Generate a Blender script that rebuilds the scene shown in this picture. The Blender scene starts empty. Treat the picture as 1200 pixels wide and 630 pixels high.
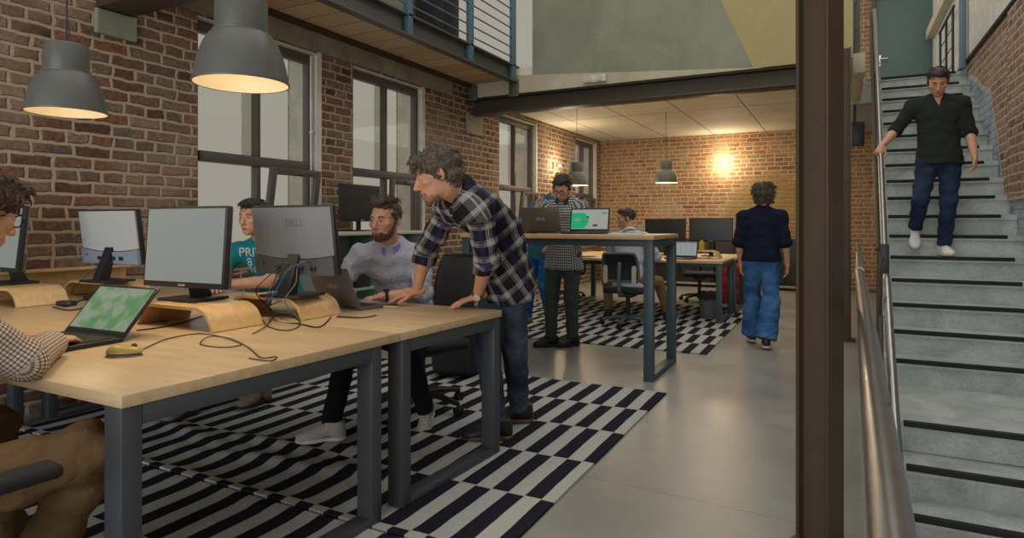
import bpy, bmesh, math, random
import numpy as np
from mathutils import Vector, Matrix
from mathutils.bvhtree import BVHTree

random.seed(7)
SC = bpy.context.scene
COL = SC.collection
H = 1.22                      # eye height of the photographer, metres
TH = math.radians(27.3)       # how far the view is turned left of the long side of the room
FPX = 745.0                   # focal length for a 1200 px wide frame
HZ = 261.0                    # row of the horizon
FW = Vector((-math.sin(TH), math.cos(TH), 0))
RT = Vector((math.cos(TH), math.sin(TH), 0))
UP = Vector((0, 0, 1))


def at(u, v, d):
    """survey helper: the room point seen at (u, v) when it is d metres deep"""
    return Vector((0, 0, H)) + FW * d + RT * ((u - 600) / FPX * d) + UP * ((HZ - v) / FPX * d)


def onz(u, v, z):
    return at(u, v, (H - z) * FPX / (v - HZ))


def V(*a):
    return Vector(a)


# ------------------------------------------------------------------ materials
def nodes_of(name):
    m = bpy.data.materials.new(name)
    m.use_nodes = True
    nt = m.node_tree
    return m, nt, nt.nodes['Principled BSDF']


def N(nt, kind, **kw):
    n = nt.nodes.new(kind)
    for k, v in kw.items():
        setattr(n, k, v)
    return n


def L(nt, a, b):
    nt.links.new(a, b)


def rgba(c):
    return (c[0], c[1], c[2], 1)


def srgb(r, g, b):
    f = lambda c: (c / 255 / 12.92) if c / 255 <= .04045 else ((c / 255 + .055) / 1.055) ** 2.4
    return (f(r), f(g), f(b))


def plain(name, c, rough=.5, metal=0., var=.12, scale=30., bump=0., spec=.5, coat=0., detail=3., bscale=None, bdist=.01):
    """base colour with a slight procedural mottling"""
    m, nt, b = nodes_of(name)
    tc = N(nt, 'ShaderNodeTexCoord')
    nz = N(nt, 'ShaderNodeTexNoise')
    nz.inputs['Scale'].default_value = scale
    nz.inputs['Detail'].default_value = detail
    L(nt, tc.outputs['Object'], nz.inputs['Vector'])
    mx = N(nt, 'ShaderNodeMix', data_type='RGBA')
    mx.inputs[6].default_value = rgba([x * (1 - var) for x in c])
    mx.inputs[7].default_value = rgba([min(1, x * (1 + var)) for x in c])
    L(nt, nz.outputs['Fac'], mx.inputs[0])
    L(nt, mx.outputs[2], b.inputs['Base Color'])
    b.inputs['Roughness'].default_value = rough
    b.inputs['Metallic'].default_value = metal
    b.inputs['Specular IOR Level'].default_value = spec
    b.inputs['Coat Weight'].default_value = coat
    if bump:
        src = nz
        if bscale:
            src = N(nt, 'ShaderNodeTexNoise')
            src.inputs['Scale'].default_value = bscale
            src.inputs['Detail'].default_value = 4
            L(nt, tc.outputs['Object'], src.inputs['Vector'])
        bp = N(nt, 'ShaderNodeBump')
        bp.inputs['Strength'].default_value = bump
        bp.inputs['Distance'].default_value = bdist
        L(nt, src.outputs['Fac'], bp.inputs['Height'])
        L(nt, bp.outputs['Normal'], b.inputs['Normal'])
    return m


def ramp(nt, stops, interp='LINEAR'):
    r = N(nt, 'ShaderNodeValToRGB')
    r.color_ramp.interpolation = interp
    while len(r.color_ramp.elements) < len(stops):
        r.color_ramp.elements.new(.5)
    for e, (p, c) in zip(r.color_ramp.elements, stops):
        e.position = p
        e.color = rgba(c)
    return r


def math_(nt, op, a, b=None, c=None):
    n = N(nt, 'ShaderNodeMath', operation=op)
    for i, x in enumerate((a, b, c)):
        if x is None:
            continue
        if isinstance(x, (int, float)):
            n.inputs[i].default_value = x
        else:
            L(nt, x, n.inputs[i])
    return n.outputs[0]


def mixc(nt, fac, a, b, mode='MIX'):
    n = N(nt, 'ShaderNodeMix', data_type='RGBA', blend_type=mode)
    for i, x in ((0, fac), (6, a), (7, b)):
        if isinstance(x, (int, float)):
            n.inputs[i].default_value = x
        elif isinstance(x, (tuple, list)):
            n.inputs[i].default_value = rgba(x)
        else:
            L(nt, x, n.inputs[i])
    return n.outputs[2]


def wall_uv(nt):
    """(x + y, z) of the object: runs along walls of both directions"""
    tc = N(nt, 'ShaderNodeTexCoord')
    sp = N(nt, 'ShaderNodeSeparateXYZ')
    L(nt, tc.outputs['Object'], sp.inputs[0])
    u = math_(nt, 'ADD', sp.outputs[0], sp.outputs[1])
    cb = N(nt, 'ShaderNodeCombineXYZ')
    L(nt, u, cb.inputs[0])
    L(nt, sp.outputs[2], cb.inputs[1])
    return tc, sp, cb


def brick_mat(name, stops, mortar, bw=.25, bh=.084, ms=.017, plaster=None, zone=None, sat=1.):
    m, nt, b = nodes_of(name)
    tc, sp, cb = wall_uv(nt)
    nz = N(nt, 'ShaderNodeTexNoise')
    nz.inputs['Scale'].default_value = 12.
    nz.inputs['Detail'].default_value = 3
    L(nt, tc.outputs['Object'], nz.inputs['Vector'])
    off = N(nt, 'ShaderNodeVectorMath', operation='MULTIPLY_ADD')
    L(nt, nz.outputs['Color'], off.inputs[0])
    off.inputs[1].default_value = (.042, .030, 0)
    L(nt, cb.outputs[0], off.inputs[2])
    br = N(nt, 'ShaderNodeTexBrick')
    br.inputs['Scale'].default_value = 1.
    br.inputs['Brick Width'].default_value = bw
    br.inputs['Row Height'].default_value = bh
    br.inputs['Mortar Size'].default_value = ms
    br.inputs['Mortar Smooth'].default_value = .6
    br.inputs['Color1'].default_value = (0, 0, 0, 1)
    br.inputs['Color2'].default_value = (1, 1, 1, 1)
    br.inputs['Mortar'].default_value = (.5, .5, .5, 1)
    br.squash = .62
    br.squash_frequency = 3
    L(nt, off.outputs[0], br.inputs['Vector'])
    rp = ramp(nt, stops)
    L(nt, br.outputs['Color'], rp.inputs[0])
    n2 = N(nt, 'ShaderNodeTexNoise')
    n2.inputs['Scale'].default_value = 38.
    n2.inputs['Detail'].default_value = 5
    L(nt, tc.outputs['Object'], n2.inputs['Vector'])
    g = ramp(nt, [(.3, (.55, .55, .55)), (.7, (1.25, 1.2, 1.15))])
    L(nt, n2.outputs['Fac'], g.inputs[0])
    face = mixc(nt, 1., rp.outputs[0], g.outputs[0], 'MULTIPLY')
    n3 = N(nt, 'ShaderNodeTexNoise')
    n3.inputs['Scale'].default_value = 1.1
    n3.inputs['Detail'].default_value = 4
    L(nt, tc.outputs['Object'], n3.inputs['Vector'])
    lime = ramp(nt, [(.5, (0, 0, 0)), (.72, (.5, .5, .5))])
    L(nt, n3.outputs['Fac'], lime.inputs[0])
    face = mixc(nt, lime.outputs[0], face, mortar)
    colr = mixc(nt, br.outputs['Fac'], face, mortar)
    if zone:
        colr = zone(nt, tc, sp, colr, n3, br)
    L(nt, colr, b.inputs['Base Color'])
    b.inputs['Roughness'].default_value = .88
    b.inputs['Specular IOR Level'].default_value = .25
    inv = math_(nt, 'SUBTRACT', 1., br.outputs['Fac'])
    ht = math_(nt, 'MULTIPLY_ADD', n2.outputs['Fac'], .35, inv)
    bp = N(nt, 'ShaderNodeBump')
    bp.inputs['Strength'].default_value = .9
    bp.inputs['Distance'].default_value = .014
    L(nt, ht, bp.inputs['Height'])
    L(nt, bp.outputs['Normal'], b.inputs['Normal'])
    return m


def concrete(name, c1, c2, scale=2.5, rough=.7, bump=.15, spots=.5, spec=.4):
    m, nt, b = nodes_of(name)
    tc = N(nt, 'ShaderNodeTexCoord')
    n1 = N(nt, 'ShaderNodeTexNoise')
    n1.inputs['Scale'].default_value = scale
    n1.inputs['Detail'].default_value = 7
    n1.inputs['Roughness'].default_value = .62
    n1.inputs['Distortion'].default_value = .6
    L(nt, tc.outputs['Object'], n1.inputs['Vector'])
    n2 = N(nt, 'ShaderNodeTexNoise')
    n2.inputs['Scale'].default_value = 60
    n2.inputs['Detail'].default_value = 3
    L(nt, tc.outputs['Object'], n2.inputs['Vector'])
    r1 = ramp(nt, [(.32, c1), (.68, c2)])
    L(nt, n1.outputs['Fac'], r1.inputs[0])
    r2 = ramp(nt, [(.25, (1 - spots * .5,) * 3), (.5, (1, 1, 1)), (.8, (1.08,) * 3)])
    L(nt, n2.outputs['Fac'], r2.inputs[0])
    c = mixc(nt, 1., r1.outputs[0], r2.outputs[0], 'MULTIPLY')
    L(nt, c, b.inputs['Base Color'])
    rr = N(nt, 'ShaderNodeMapRange')
    rr.inputs[3].default_value = rough - .1
    rr.inputs[4].default_value = rough + .12
    L(nt, n1.outputs['Fac'], rr.inputs[0])
    L(nt, rr.outputs[0], b.inputs['Roughness'])
    b.inputs['Specular IOR Level'].default_value = spec
    bp = N(nt, 'ShaderNodeBump')
    bp.inputs['Strength'].default_value = bump
    bp.inputs['Distance'].default_value = .01
    L(nt, n2.outputs['Fac'], bp.inputs['Height'])
    L(nt, bp.outputs['Normal'], b.inputs['Normal'])
    return m


def wood(name, c1, c2, axis=1, rough=.42, gscale=6., stretch=14.):
    m, nt, b = nodes_of(name)
    tc = N(nt, 'ShaderNodeTexCoord')
    mp = N(nt, 'ShaderNodeMapping')
    s = [stretch] * 3
    s[axis] = 1.
    mp.inputs['Scale'].default_value = s
    L(nt, tc.outputs['Object'], mp.inputs['Vector'])
    nz = N(nt, 'ShaderNodeTexNoise')
    nz.inputs['Scale'].default_value = gscale
    nz.inputs['Detail'].default_value = 6
    nz.inputs['Distortion'].default_value = .4
    L(nt, mp.outputs[0], nz.inputs['Vector'])
    r = ramp(nt, [(.3, c1), (.7, c2)])
    L(nt, nz.outputs['Fac'], r.inputs[0])
    L(nt, r.outputs[0], b.inputs['Base Color'])
    b.inputs['Roughness'].default_value = rough
    return m


def emis(name, c, s):
    m, nt, b = nodes_of(name)
    b.inputs['Base Color'].default_value = rgba([x * .1 for x in c])
    b.inputs['Emission Color'].default_value = rgba(c)
    b.inputs['Emission Strength'].default_value = s
    return m


def stripe(nt, x, period, start, width):
    f = math_(nt, 'FRACT', math_(nt, 'MULTIPLY_ADD', x, 1. / period, start))
    return math_(nt, 'LESS_THAN', f, width)


# ------------------------------------------------------------------ meshes
def cr(pts, n=8, closed=False):
    """Catmull-Rom curve through points"""
    P = [Vector(p) for p in pts]
    out = []
    m = len(P)
    rng = m if closed else m - 1
    for i in range(rng):
        p0 = P[(i - 1) % m] if closed or i > 0 else P[0]
        p1, p2 = P[i], P[(i + 1) % m]
        p3 = P[(i + 2) % m] if closed or i + 2 < m else P[-1]
        for k in range(n):
            t = k / n
            out.append(.5 * ((2 * p1) + (p2 - p0) * t + (2 * p0 - 5 * p1 + 4 * p2 - p3) * t * t + (3 * p1 - p0 - 3 * p2 + p3) * t ** 3))
    if not closed:
        out.append(P[-1])
    return out


class MB:
    def __init__(s):
        s.v, s.f = [], []

    def add(s, vs, fs):
        o = len(s.v)
        s.v += [Vector(v) for v in vs]
        s.f += [tuple(i + o for i in f) for f in fs]
        return s

    def box(s, x0, y0, z0, x1, y1, z1, bev=0., seg=2, M=None):
        x0, x1 = min(x0, x1), max(x0, x1)
        y0, y1 = min(y0, y1), max(y0, y1)
        z0, z1 = min(z0, z1), max(z0, z1)
        bm = bmesh.new()
        bmesh.ops.create_cube(bm, size=1)
        for v in bm.verts:
            v.co = Vector((x0 + (v.co.x + .5) * (x1 - x0), y0 + (v.co.y + .5) * (y1 - y0), z0 + (v.co.z + .5) * (z1 - z0)))
        bev = min(bev, .49 * min(x1 - x0, y1 - y0, z1 - z0))
        if bev > 0:
            bmesh.ops.bevel(bm, geom=bm.edges[:], offset=bev, segments=seg, affect='EDGES', profile=.5)
        bm.verts.index_update()
        vs = [v.co.copy() for v in bm.verts]
        if M:
            vs = [M @ v for v in vs]
        s.add(vs, [[v.index for v in f.verts] for f in bm.faces])
        bm.free()
        return s

    def tube(s, pts, r, seg=10, closed=False, flat=None, caps=True):
        """round tube along points; r a number or one per point; flat=(w,h) rectangular"""
        P = [Vector(p) for p in pts]
        n = len(P)
        rs = r if isinstance(r, (list, tuple)) else [r] * n
        T = []
        for i in range(n):
            a = P[(i - 1) % n] if (closed or i > 0) else P[i]
            b = P[(i + 1) % n] if (closed or i < n - 1) else P[i]
            t = (b - a)
            T.append(t.normalized() if t.length > 1e-9 else Vector((0, 0, 1)))
        nrm = T[0].orthogonal().normalized()
        if abs(T[0].z) < .9:
            nrm = (UP - T[0] * UP.dot(T[0])).normalized()
        vs = []
        for i in range(n):
            nrm = (nrm - T[i] * nrm.dot(T[i])).normalized()
            bn = T[i].cross(nrm)
            for k in range(seg):
                a = 2 * math.pi * k / seg
                vs.append(P[i] + (nrm * math.cos(a) + bn * math.sin(a)) * rs[i])
        fs = []
        for i in range(n if closed else n - 1):
            j = (i + 1) % n
            for k in range(seg):
                l = (k + 1) % seg
                fs.append((i * seg + k, i * seg + l, j * seg + l, j * seg + k))
        if caps and not closed:
            fs.append(tuple(range(seg))[::-1])
            fs.append(tuple((n - 1) * seg + k for k in range(seg)))
        return s.add(vs, fs)

    def cyl(s, a, b, r0, r1=None, seg=20):
        return s.tube([a, b], [r0, r0 if r1 is None else r1], seg)

    def bar(s, a, b, w, h, up=UP, bev=0.):
        """rectangular bar from a to b: w across, h along up"""
        a, b = Vector(a), Vector(b)
        t = (b - a).normalized()
        x = t.cross(up).normalized()
        z = x.cross(t)
        M = Matrix((x, t, z)).transposed().to_4x4()
        M.translation = a
        return s.box(-w / 2, 0, -h / 2, w / 2, (b - a).length, h / 2, bev, M=M)

    def lathe(s, prof, c=(0, 0, 0), seg=40, M=None):
        c = Vector(c)
        vs, fs = [], []
        n = len(prof)
        for i, (r, z) in enumerate(prof):
            for k in range(seg):
                a = 2 * math.pi * k / seg
                v = Vector((r * math.cos(a), r * math.sin(a), z))
                vs.append((M @ v) if M else (v + c))
        for i in range(n - 1):
            for k in range(seg):
                l = (k + 1) % seg
                fs.append((i * seg + k, i * seg + l, (i + 1) * seg + l, (i + 1) * seg + k))
        return s.add(vs, fs)

    def prism(s, poly, axis, a, b):
        """closed 2-D outline extruded along axis ('x','y','z') from a to b"""
        def p3(p, t):
            return {'x': (t, p[0], p[1]), 'y': (p[0], t, p[1]), 'z': (p[0], p[1], t)}[axis]
        n = len(poly)
        vs = [p3(p, a) for p in poly] + [p3(p, b) for p in poly]
        fs = [tuple(range(n)), tuple(range(2 * n - 1, n - 1, -1))]
        for i in range(n):
            j = (i + 1) % n
            fs.append((i, i + n, j + n, j))
        return s.add(vs, fs)

    def ribbon(s, line, thick, axis, a, b):
        """bent sheet: open 2-D line given a thickness, extruded"""
        n = len(line)
        nr = []
        for i in range(n):
            p, q = Vector(line[max(0, i - 1)]), Vector(line[min(n - 1, i + 1)])
            t = (q - p).normalized()
            nr.append(Vector((-t.y, t.x)))
        poly = [tuple(Vector(line[i]) + nr[i] * thick / 2) for i in range(n)] + [tuple(Vector(line[i]) - nr[i] * thick / 2) for i in range(n - 1, -1, -1)]
        def p3(p, t):
            return {'x': (t, p[0], p[1]), 'y': (p[0], t, p[1]), 'z': (p[0], p[1], t)}[axis]
        m = len(poly)
        vs = [p3(p, a) for p in poly] + [p3(p, b) for p in poly]
        fs = []
        for i in range(m):
            j = (i + 1) % m
            fs.append((i, i + m, j + m, j))
        for i in range(n - 1):
            k = 2 * n - 1 - i
            fs.append((i, i + 1, k - 1, k))
            fs.append((i + m, k + m, k - 1 + m, i + 1 + m))
        return s.add(vs, fs)

    def ball(s, c, r, seg=16, M=None):
        r = (r, r, r) if isinstance(r, (int, float)) else r
        prof = [(math.sin(math.pi * i / (seg // 2)), -math.cos(math.pi * i / (seg // 2))) for i in range(seg // 2 + 1)]
        prof[0] = (1e-4, -1)
        prof[-1] = (1e-4, 1)
        S = Matrix.Diagonal((r[0], r[1], r[2], 1))
        T = Matrix.Translation(Vector(c))
        return s.lathe(prof, seg=seg, M=(T @ (M or Matrix()) @ S))

    def xf(s, M):
        s.v = [M @ v for v in s.v]
        return s

    def build(s, name, mat, parent=None, world=False, smooth=35., local=None):
        me = bpy.data.meshes.new(name)
        vs = s.v
        if world and parent is not None:
            Mi = wmat(parent).inverted()
            vs = [Mi @ v for v in vs]
        me.from_pydata([tuple(v) for v in vs], [], s.f)
        bm = bmesh.new()
        bm.from_mesh(me)
        bmesh.ops.recalc_face_normals(bm, faces=bm.faces[:])
        bm.to_mesh(me)
        bm.free()
        if smooth:
            me.shade_smooth()
            me.set_sharp_from_angle(angle=math.radians(smooth))
        if mat:
            me.materials.append(mat)
        o = bpy.data.objects.new(name, me)
        COL.objects.link(o)
        if parent is not None:
            o.parent = parent
        return o


def wmat(o):
    M = Matrix.Translation(o.location) @ o.rotation_euler.to_matrix().to_4x4()
    return (wmat(o.parent) @ M) if o.parent else M


def tag(o, label=None, cat=None, group=None, kind=None):
    for k, v in (('label', label), ('category', cat), ('group', group), ('kind', kind)):
        if v:
            o[k] = v
    return o


def thing(name, label, cat, loc=(0, 0, 0), rz=0., group=None, kind=None):
    o = bpy.data.objects.new(name, None)
    o.empty_display_size = .05
    COL.objects.link(o)
    o.location = loc
    o.rotation_euler = (0, 0, rz)
    return tag(o, label, cat, group, kind)


def kids(o):
    return [c for c in bpy.data.objects if c.parent == o]


def dup(root, loc, rz, label=None, group=None):
    r = root.copy()
    COL.objects.link(r)
    r.location = loc
    r.rotation_euler = (0, 0, rz)
    if label:
        r['label'] = label
    if group:
        r['group'] = group

    def rec(a, b):
        for ch in kids(a):
            c = ch.copy()
            COL.objects.link(c)
            c.parent = b
            rec(ch, c)
    rec(root, r)
    return r


def text_mb(txt, size, depth=.0006, shear=0.):
    """word as flat raised mesh in the xy plane, centred"""
    cu = bpy.data.curves.new('word', 'FONT')
    cu.body = txt
    cu.size = size
    cu.align_x = 'CENTER'
    cu.align_y = 'CENTER'
    cu.extrude = depth
    cu.shear = shear
    ob = bpy.data.objects.new('word', cu)
    COL.objects.link(ob)
    dg = bpy.context.evaluated_depsgraph_get()
    me = bpy.data.meshes.new_from_object(ob.evaluated_get(dg))
    mb = MB()
    mb.add([v.co.copy() for v in me.vertices], [tuple(p.vertices) for p in me.polygons])
    bpy.data.objects.remove(ob)
    bpy.data.curves.remove(cu)
    bpy.data.meshes.remove(me)
    return mb

# =================================================================== SETTING
XW = -4.6          # inner face of the window wall
YB = 13.1          # inner face of the end wall
YM = 7.72          # the I-beam where the low ceiling begins
XR = 1.42           # brick wall beside the stairs


def zone_right(nt, tc, sp, colr, nz, br):
    """blue paint up to a worn edge that climbs beside the stairs"""
    y = sp.outputs[1]
    z = sp.outputs[2]
    mr = N(nt, 'ShaderNodeFloatCurve')
    cv = mr.mapping.curves[0]
    pts = [(0, .3275), (.25, .3275), (.322, .3275), (.344, .37), (.375, .5), (.42, .622), (.51, .6925), (.5625, .725), (1, .80)]
    while len(cv.points) < len(pts):
        cv.points.new(.5, .5)
    for p, (a, b) in zip(cv.points, pts):
        p.location = (a, b)
        p.handle_type = 'VECTOR'
    mr.mapping.update()
    yn = math_(nt, 'MULTIPLY_ADD', y, 1 / 8., -5 / 8.)      # 5..13 m
    L(nt, yn, mr.inputs[1])
    edge = math_(nt, 'MULTIPLY_ADD', mr.outputs[0], 4.0, .1)
    wob = math_(nt, 'MULTIPLY_ADD', nz.outputs['Fac'], .2, -.1)
    lim = math_(nt, 'ADD', edge, wob)
    mask = math_(nt, 'LESS_THAN', z, lim)
    n = N(nt, 'ShaderNodeTexNoise')
    n.inputs['Scale'].default_value = 2.2
    n.inputs['Detail'].default_value = 5
    L(nt, tc.outputs['Object'], n.inputs['Vector'])
    r = ramp(nt, [(.35, srgb(120, 140, 165)), (.6, srgb(176, 186, 192)), (.75, srgb(140, 160, 186))])
    L(nt, n.outputs['Fac'], r.inputs[0])
    rim = math_(nt, 'LESS_THAN', math_(nt, 'ABSOLUTE', math_(nt, 'SUBTRACT', z, lim)), .035)
    return mixc(nt, rim, mixc(nt, mask, colr, r.outputs[0]), srgb(186, 180, 166))


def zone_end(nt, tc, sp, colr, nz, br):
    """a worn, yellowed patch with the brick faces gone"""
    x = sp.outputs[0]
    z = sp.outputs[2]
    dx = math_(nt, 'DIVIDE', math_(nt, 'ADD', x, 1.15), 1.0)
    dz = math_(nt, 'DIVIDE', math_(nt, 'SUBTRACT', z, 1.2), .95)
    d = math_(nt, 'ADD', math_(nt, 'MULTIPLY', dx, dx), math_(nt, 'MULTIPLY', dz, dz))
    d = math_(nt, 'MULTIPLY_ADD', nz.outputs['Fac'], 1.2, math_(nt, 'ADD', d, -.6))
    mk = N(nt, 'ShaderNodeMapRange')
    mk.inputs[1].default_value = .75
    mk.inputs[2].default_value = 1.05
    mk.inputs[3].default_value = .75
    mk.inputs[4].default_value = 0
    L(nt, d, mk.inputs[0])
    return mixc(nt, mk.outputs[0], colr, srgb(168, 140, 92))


MORT = srgb(170, 150, 128)
B_LEFT = [(0., srgb(86, 64, 54)), (.18, srgb(114, 80, 64)), (.36, srgb(116, 92, 78)), (.52, srgb(130, 90, 70)), (.68, srgb(128, 106, 90)), (.84, srgb(102, 88, 80)), (1., srgb(146, 122, 102))]
B_END = [(0., srgb(148, 102, 76)), (.3, srgb(176, 124, 92)), (.55, srgb(166, 130, 98)), (.75, srgb(186, 140, 106)), (1., srgb(150, 128, 100))]
B_RIGHT = [(0., srgb(118, 84, 70)), (.35, srgb(156, 118, 98)), (.65, srgb(140, 116, 102)), (1., srgb(172, 140, 120))]
M = {}
M['brick_left'] = brick_mat('old_red_brick', B_LEFT, MORT)
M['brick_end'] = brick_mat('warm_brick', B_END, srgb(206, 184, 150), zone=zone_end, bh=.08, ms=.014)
M['brick_right'] = brick_mat('pale_brick', B_RIGHT, srgb(186, 164, 146), zone=zone_right)
M['floor'] = concrete('polished_floor', srgb(128, 125, 118), srgb(150, 146, 138), 1.6, .32, .02, .12, spec=.5)
nt_ = M['floor'].node_tree
b_ = nt_.nodes['Principled BSDF']
src_ = b_.inputs['Base Color'].links[0].from_socket
sp_ = N(nt_, 'ShaderNodeSeparateXYZ')
L(nt_, N(nt_, 'ShaderNodeTexCoord').outputs['Object'], sp_.inputs[0])
nz_ = N(nt_, 'ShaderNodeTexNoise')
nz_.inputs['Scale'].default_value = 4
yy_ = math_(nt_, 'ADD', math_(nt_, 'MULTIPLY_ADD', sp_.outputs[0], .06, sp_.outputs[1]), math_(nt_, 'MULTIPLY', nz_.outputs['Fac'], .02))
jn_ = math_(nt_, 'LESS_THAN', math_(nt_, 'ABSOLUTE', math_(nt_, 'SUBTRACT', yy_, 2.83)), .0018)
L(nt_, mixc(nt_, math_(nt_, 'MULTIPLY', jn_, .7), src_, srgb(60, 54, 46)), b_.inputs['Base Color'])
M['stair'] = concrete('stair_concrete', srgb(150, 156, 152), srgb(188, 192, 186), 3.5, .72, .12, .5)
M['slab'] = concrete('slab_concrete', srgb(176, 168, 144), srgb(200, 190, 164), 2.2, .8, .1, .3)
M['plaster'] = concrete('grey_plaster', srgb(128, 130, 112), srgb(150, 150, 130), 1.6, .8, .06, .15)
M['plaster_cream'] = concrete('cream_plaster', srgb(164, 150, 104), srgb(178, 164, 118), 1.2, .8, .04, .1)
M['lintel'] = concrete('lintel_concrete', srgb(128, 118, 102), srgb(158, 148, 128), 4, .85, .2, .4)
M['white_paint'] = concrete('white_paint', srgb(196, 190, 178), srgb(220, 214, 202), 5, .7, .2, .2)
M['frame'] = plain('window_frame_paint', srgb(88, 76, 72), .5)
M['steel_brown'] = plain('brown_steel', srgb(74, 58, 40), .55, .25, .25, 7, bump=.05, detail=5)
M['steel_dark'] = plain('dark_steel', srgb(74, 64, 50), .5, .3, .2, 6)
M['steel_grey'] = plain('grey_steel', srgb(92, 92, 86), .5, .3, .15, 6)
M['steel_blue'] = plain('blue_grey_steel', srgb(92, 116, 130), .5, .1, .15, 8)
M['bright_tube'] = plain('brushed_tube', srgb(150, 146, 142), .28, .85, .2, 22, detail=4)
M['wood_dark'] = wood('dark_beam', srgb(58, 46, 38), srgb(84, 66, 54), 0, .6)
M['door'] = plain('door_paint', srgb(96, 116, 116), .5, 0, .06, 4)
M['black'] = plain('black_plastic', (.018, .018, .02), .45, 0, .15, 40)
M['rubber'] = plain('black_rubber', (.012, .012, .012), .85, 0, .2, 60)
M['chrome'] = plain('chrome', (.6, .6, .6), .18, 1., .05)


def glass_mat():
    m, nt, b = nodes_of('window_glass')
    out = nt.nodes['Material Output']
    tr = N(nt, 'ShaderNodeBsdfTransparent')
    tr.inputs[0].default_value = (.96, .97, .96, 1)
    gl = N(nt, 'ShaderNodeBsdfGlossy')
    gl.inputs['Roughness'].default_value = .03
    fr = N(nt, 'ShaderNodeLayerWeight')
    mx = N(nt, 'ShaderNodeMixShader')
    L(nt, math_(nt, 'MULTIPLY_ADD', math_(nt, 'POWER', fr.outputs['Facing'], 5.), .5, .02), mx.inputs[0])
    L(nt, tr.outputs[0], mx.inputs[1])
    L(nt, gl.outputs[0], mx.inputs[2])
    L(nt, mx.outputs[0], out.inputs[0])
    return m


M['glass'] = glass_mat()


def blind_mat():
    m, nt, b = nodes_of('blind_fabric')
    tr = N(nt, 'ShaderNodeBsdfTransparent')
    tr.inputs[0].default_value = (.82, .80, .76, 1)
    di = N(nt, 'ShaderNodeBsdfDiffuse')
    di.inputs[0].default_value = (.6, .58, .52, 1)
    mx = N(nt, 'ShaderNodeMixShader')
    nz = N(nt, 'ShaderNodeTexNoise')
    nz.inputs['Scale'].default_value = 40
    L(nt, math_(nt, 'MULTIPLY_ADD', nz.outputs['Fac'], .1, .1), mx.inputs[0])
    L(nt, tr.outputs[0], mx.inputs[1])
    L(nt, di.outputs[0], mx.inputs[2])
    L(nt, mx.outputs[0], nt.nodes['Material Output'].inputs[0])
    return m


M['blind'] = blind_mat()


def planks_mat():
    m, nt, b = nodes_of('plank_soffit')
    tc = N(nt, 'ShaderNodeTexCoord')
    sp = N(nt, 'ShaderNodeSeparateXYZ')
    L(nt, tc.outputs['Object'], sp.inputs[0])
    f = math_(nt, 'FRACT', math_(nt, 'DIVIDE', sp.outputs[1], .3))
    seam = math_(nt, 'LESS_THAN', f, .035)
    fl = math_(nt, 'FLOOR', math_(nt, 'DIVIDE', sp.outputs[1], .3))
    wn = N(nt, 'ShaderNodeTexWhiteNoise', noise_dimensions='1D')
    L(nt, fl, wn.inputs['W'])
    r = ramp(nt, [(0, srgb(176, 148, 112)), (.5, srgb(200, 176, 140)), (1, srgb(186, 150, 108))])
    L(nt, wn.outputs[0], r.inputs[0])
    c = mixc(nt, seam, r.outputs[0], srgb(70, 54, 40))
    L(nt, c, b.inputs['Base Color'])
    b.inputs['Roughness'].default_value = .6
    return m


def panels_mat():
    m, nt, b = nodes_of('ceiling_panels')
    tc = N(nt, 'ShaderNodeTexCoord')
    sp = N(nt, 'ShaderNodeSeparateXYZ')
    L(nt, tc.outputs['Object'], sp.inputs[0])
    fx = math_(nt, 'FRACT', math_(nt, 'MULTIPLY_ADD', sp.outputs[0], 1 / .95, .35))
    fy = math_(nt, 'FRACT', math_(nt, 'MULTIPLY_ADD', sp.outputs[1], 1 / 3.4, .02))
    seam = math_(nt, 'MAXIMUM', math_(nt, 'LESS_THAN', fx, .018), math_(nt, 'LESS_THAN', fy, .006))
    nz = N(nt, 'ShaderNodeTexNoise')
    nz.inputs['Scale'].default_value = 1.5
    nz.inputs['Detail'].default_value = 5
    L(nt, tc.outputs['Object'], nz.inputs['Vector'])
    r = ramp(nt, [(.3, srgb(214, 208, 186)), (.7, srgb(232, 226, 204))])
    L(nt, nz.outputs['Fac'], r.inputs[0])
    c = mixc(nt, seam, r.outputs[0], srgb(92, 76, 56))
    L(nt, c, b.inputs['Base Color'])
    b.inputs['Roughness'].default_value = .75
    return m


M['planks'] = planks_mat()
M['panels'] = panels_mat()


def struct(name, mb, mat, parent=None, smooth=0):
    o = mb.build(name, mat, parent, smooth=smooth)
    if parent is None:
        o['kind'] = 'structure'
    return o


# floor: leaves the stairwell open on the right
fl = MB()
fl.box(-5.0, -2.5, -.2, .17, 13.5, 0)
fl.box(.17, 5.66, -.2, .28, 13.5, 0)
fl.box(.28, 5.75, -.2, 1.9, 13.5, -.02)
struct('floor', fl, M['floor'])
lf = MB().box(.17, -2.5, -2.4, 2.2, 5.66, -2.2)
struct('floor_lower', lf, M['stair'])

# window wall with four openings
WIN = [(3.39, 4.71), (5.23, 6.49), (8.49, 9.80), (11.62, 12.78)]
ZS, ZT, ZMID = .95, 2.89, 1.77
wl = MB()
ys = [-2.5] + [y for w in WIN for y in w] + [13.5]
for i in range(0, len(ys), 2):
    wl.box(-5.0, ys[i], 0, XW, ys[i + 1], 5.6 if ys[i] < 6.4 else 3.3)
for a, b in WIN:
    wl.box(-5.0, a, 0, XW, b, ZS)
    wl.box(-5.0, a, ZT, XW, b, 5.6 if a < 6 else 3.3)
struct('wall_left', wl, M['brick_left'])
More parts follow.
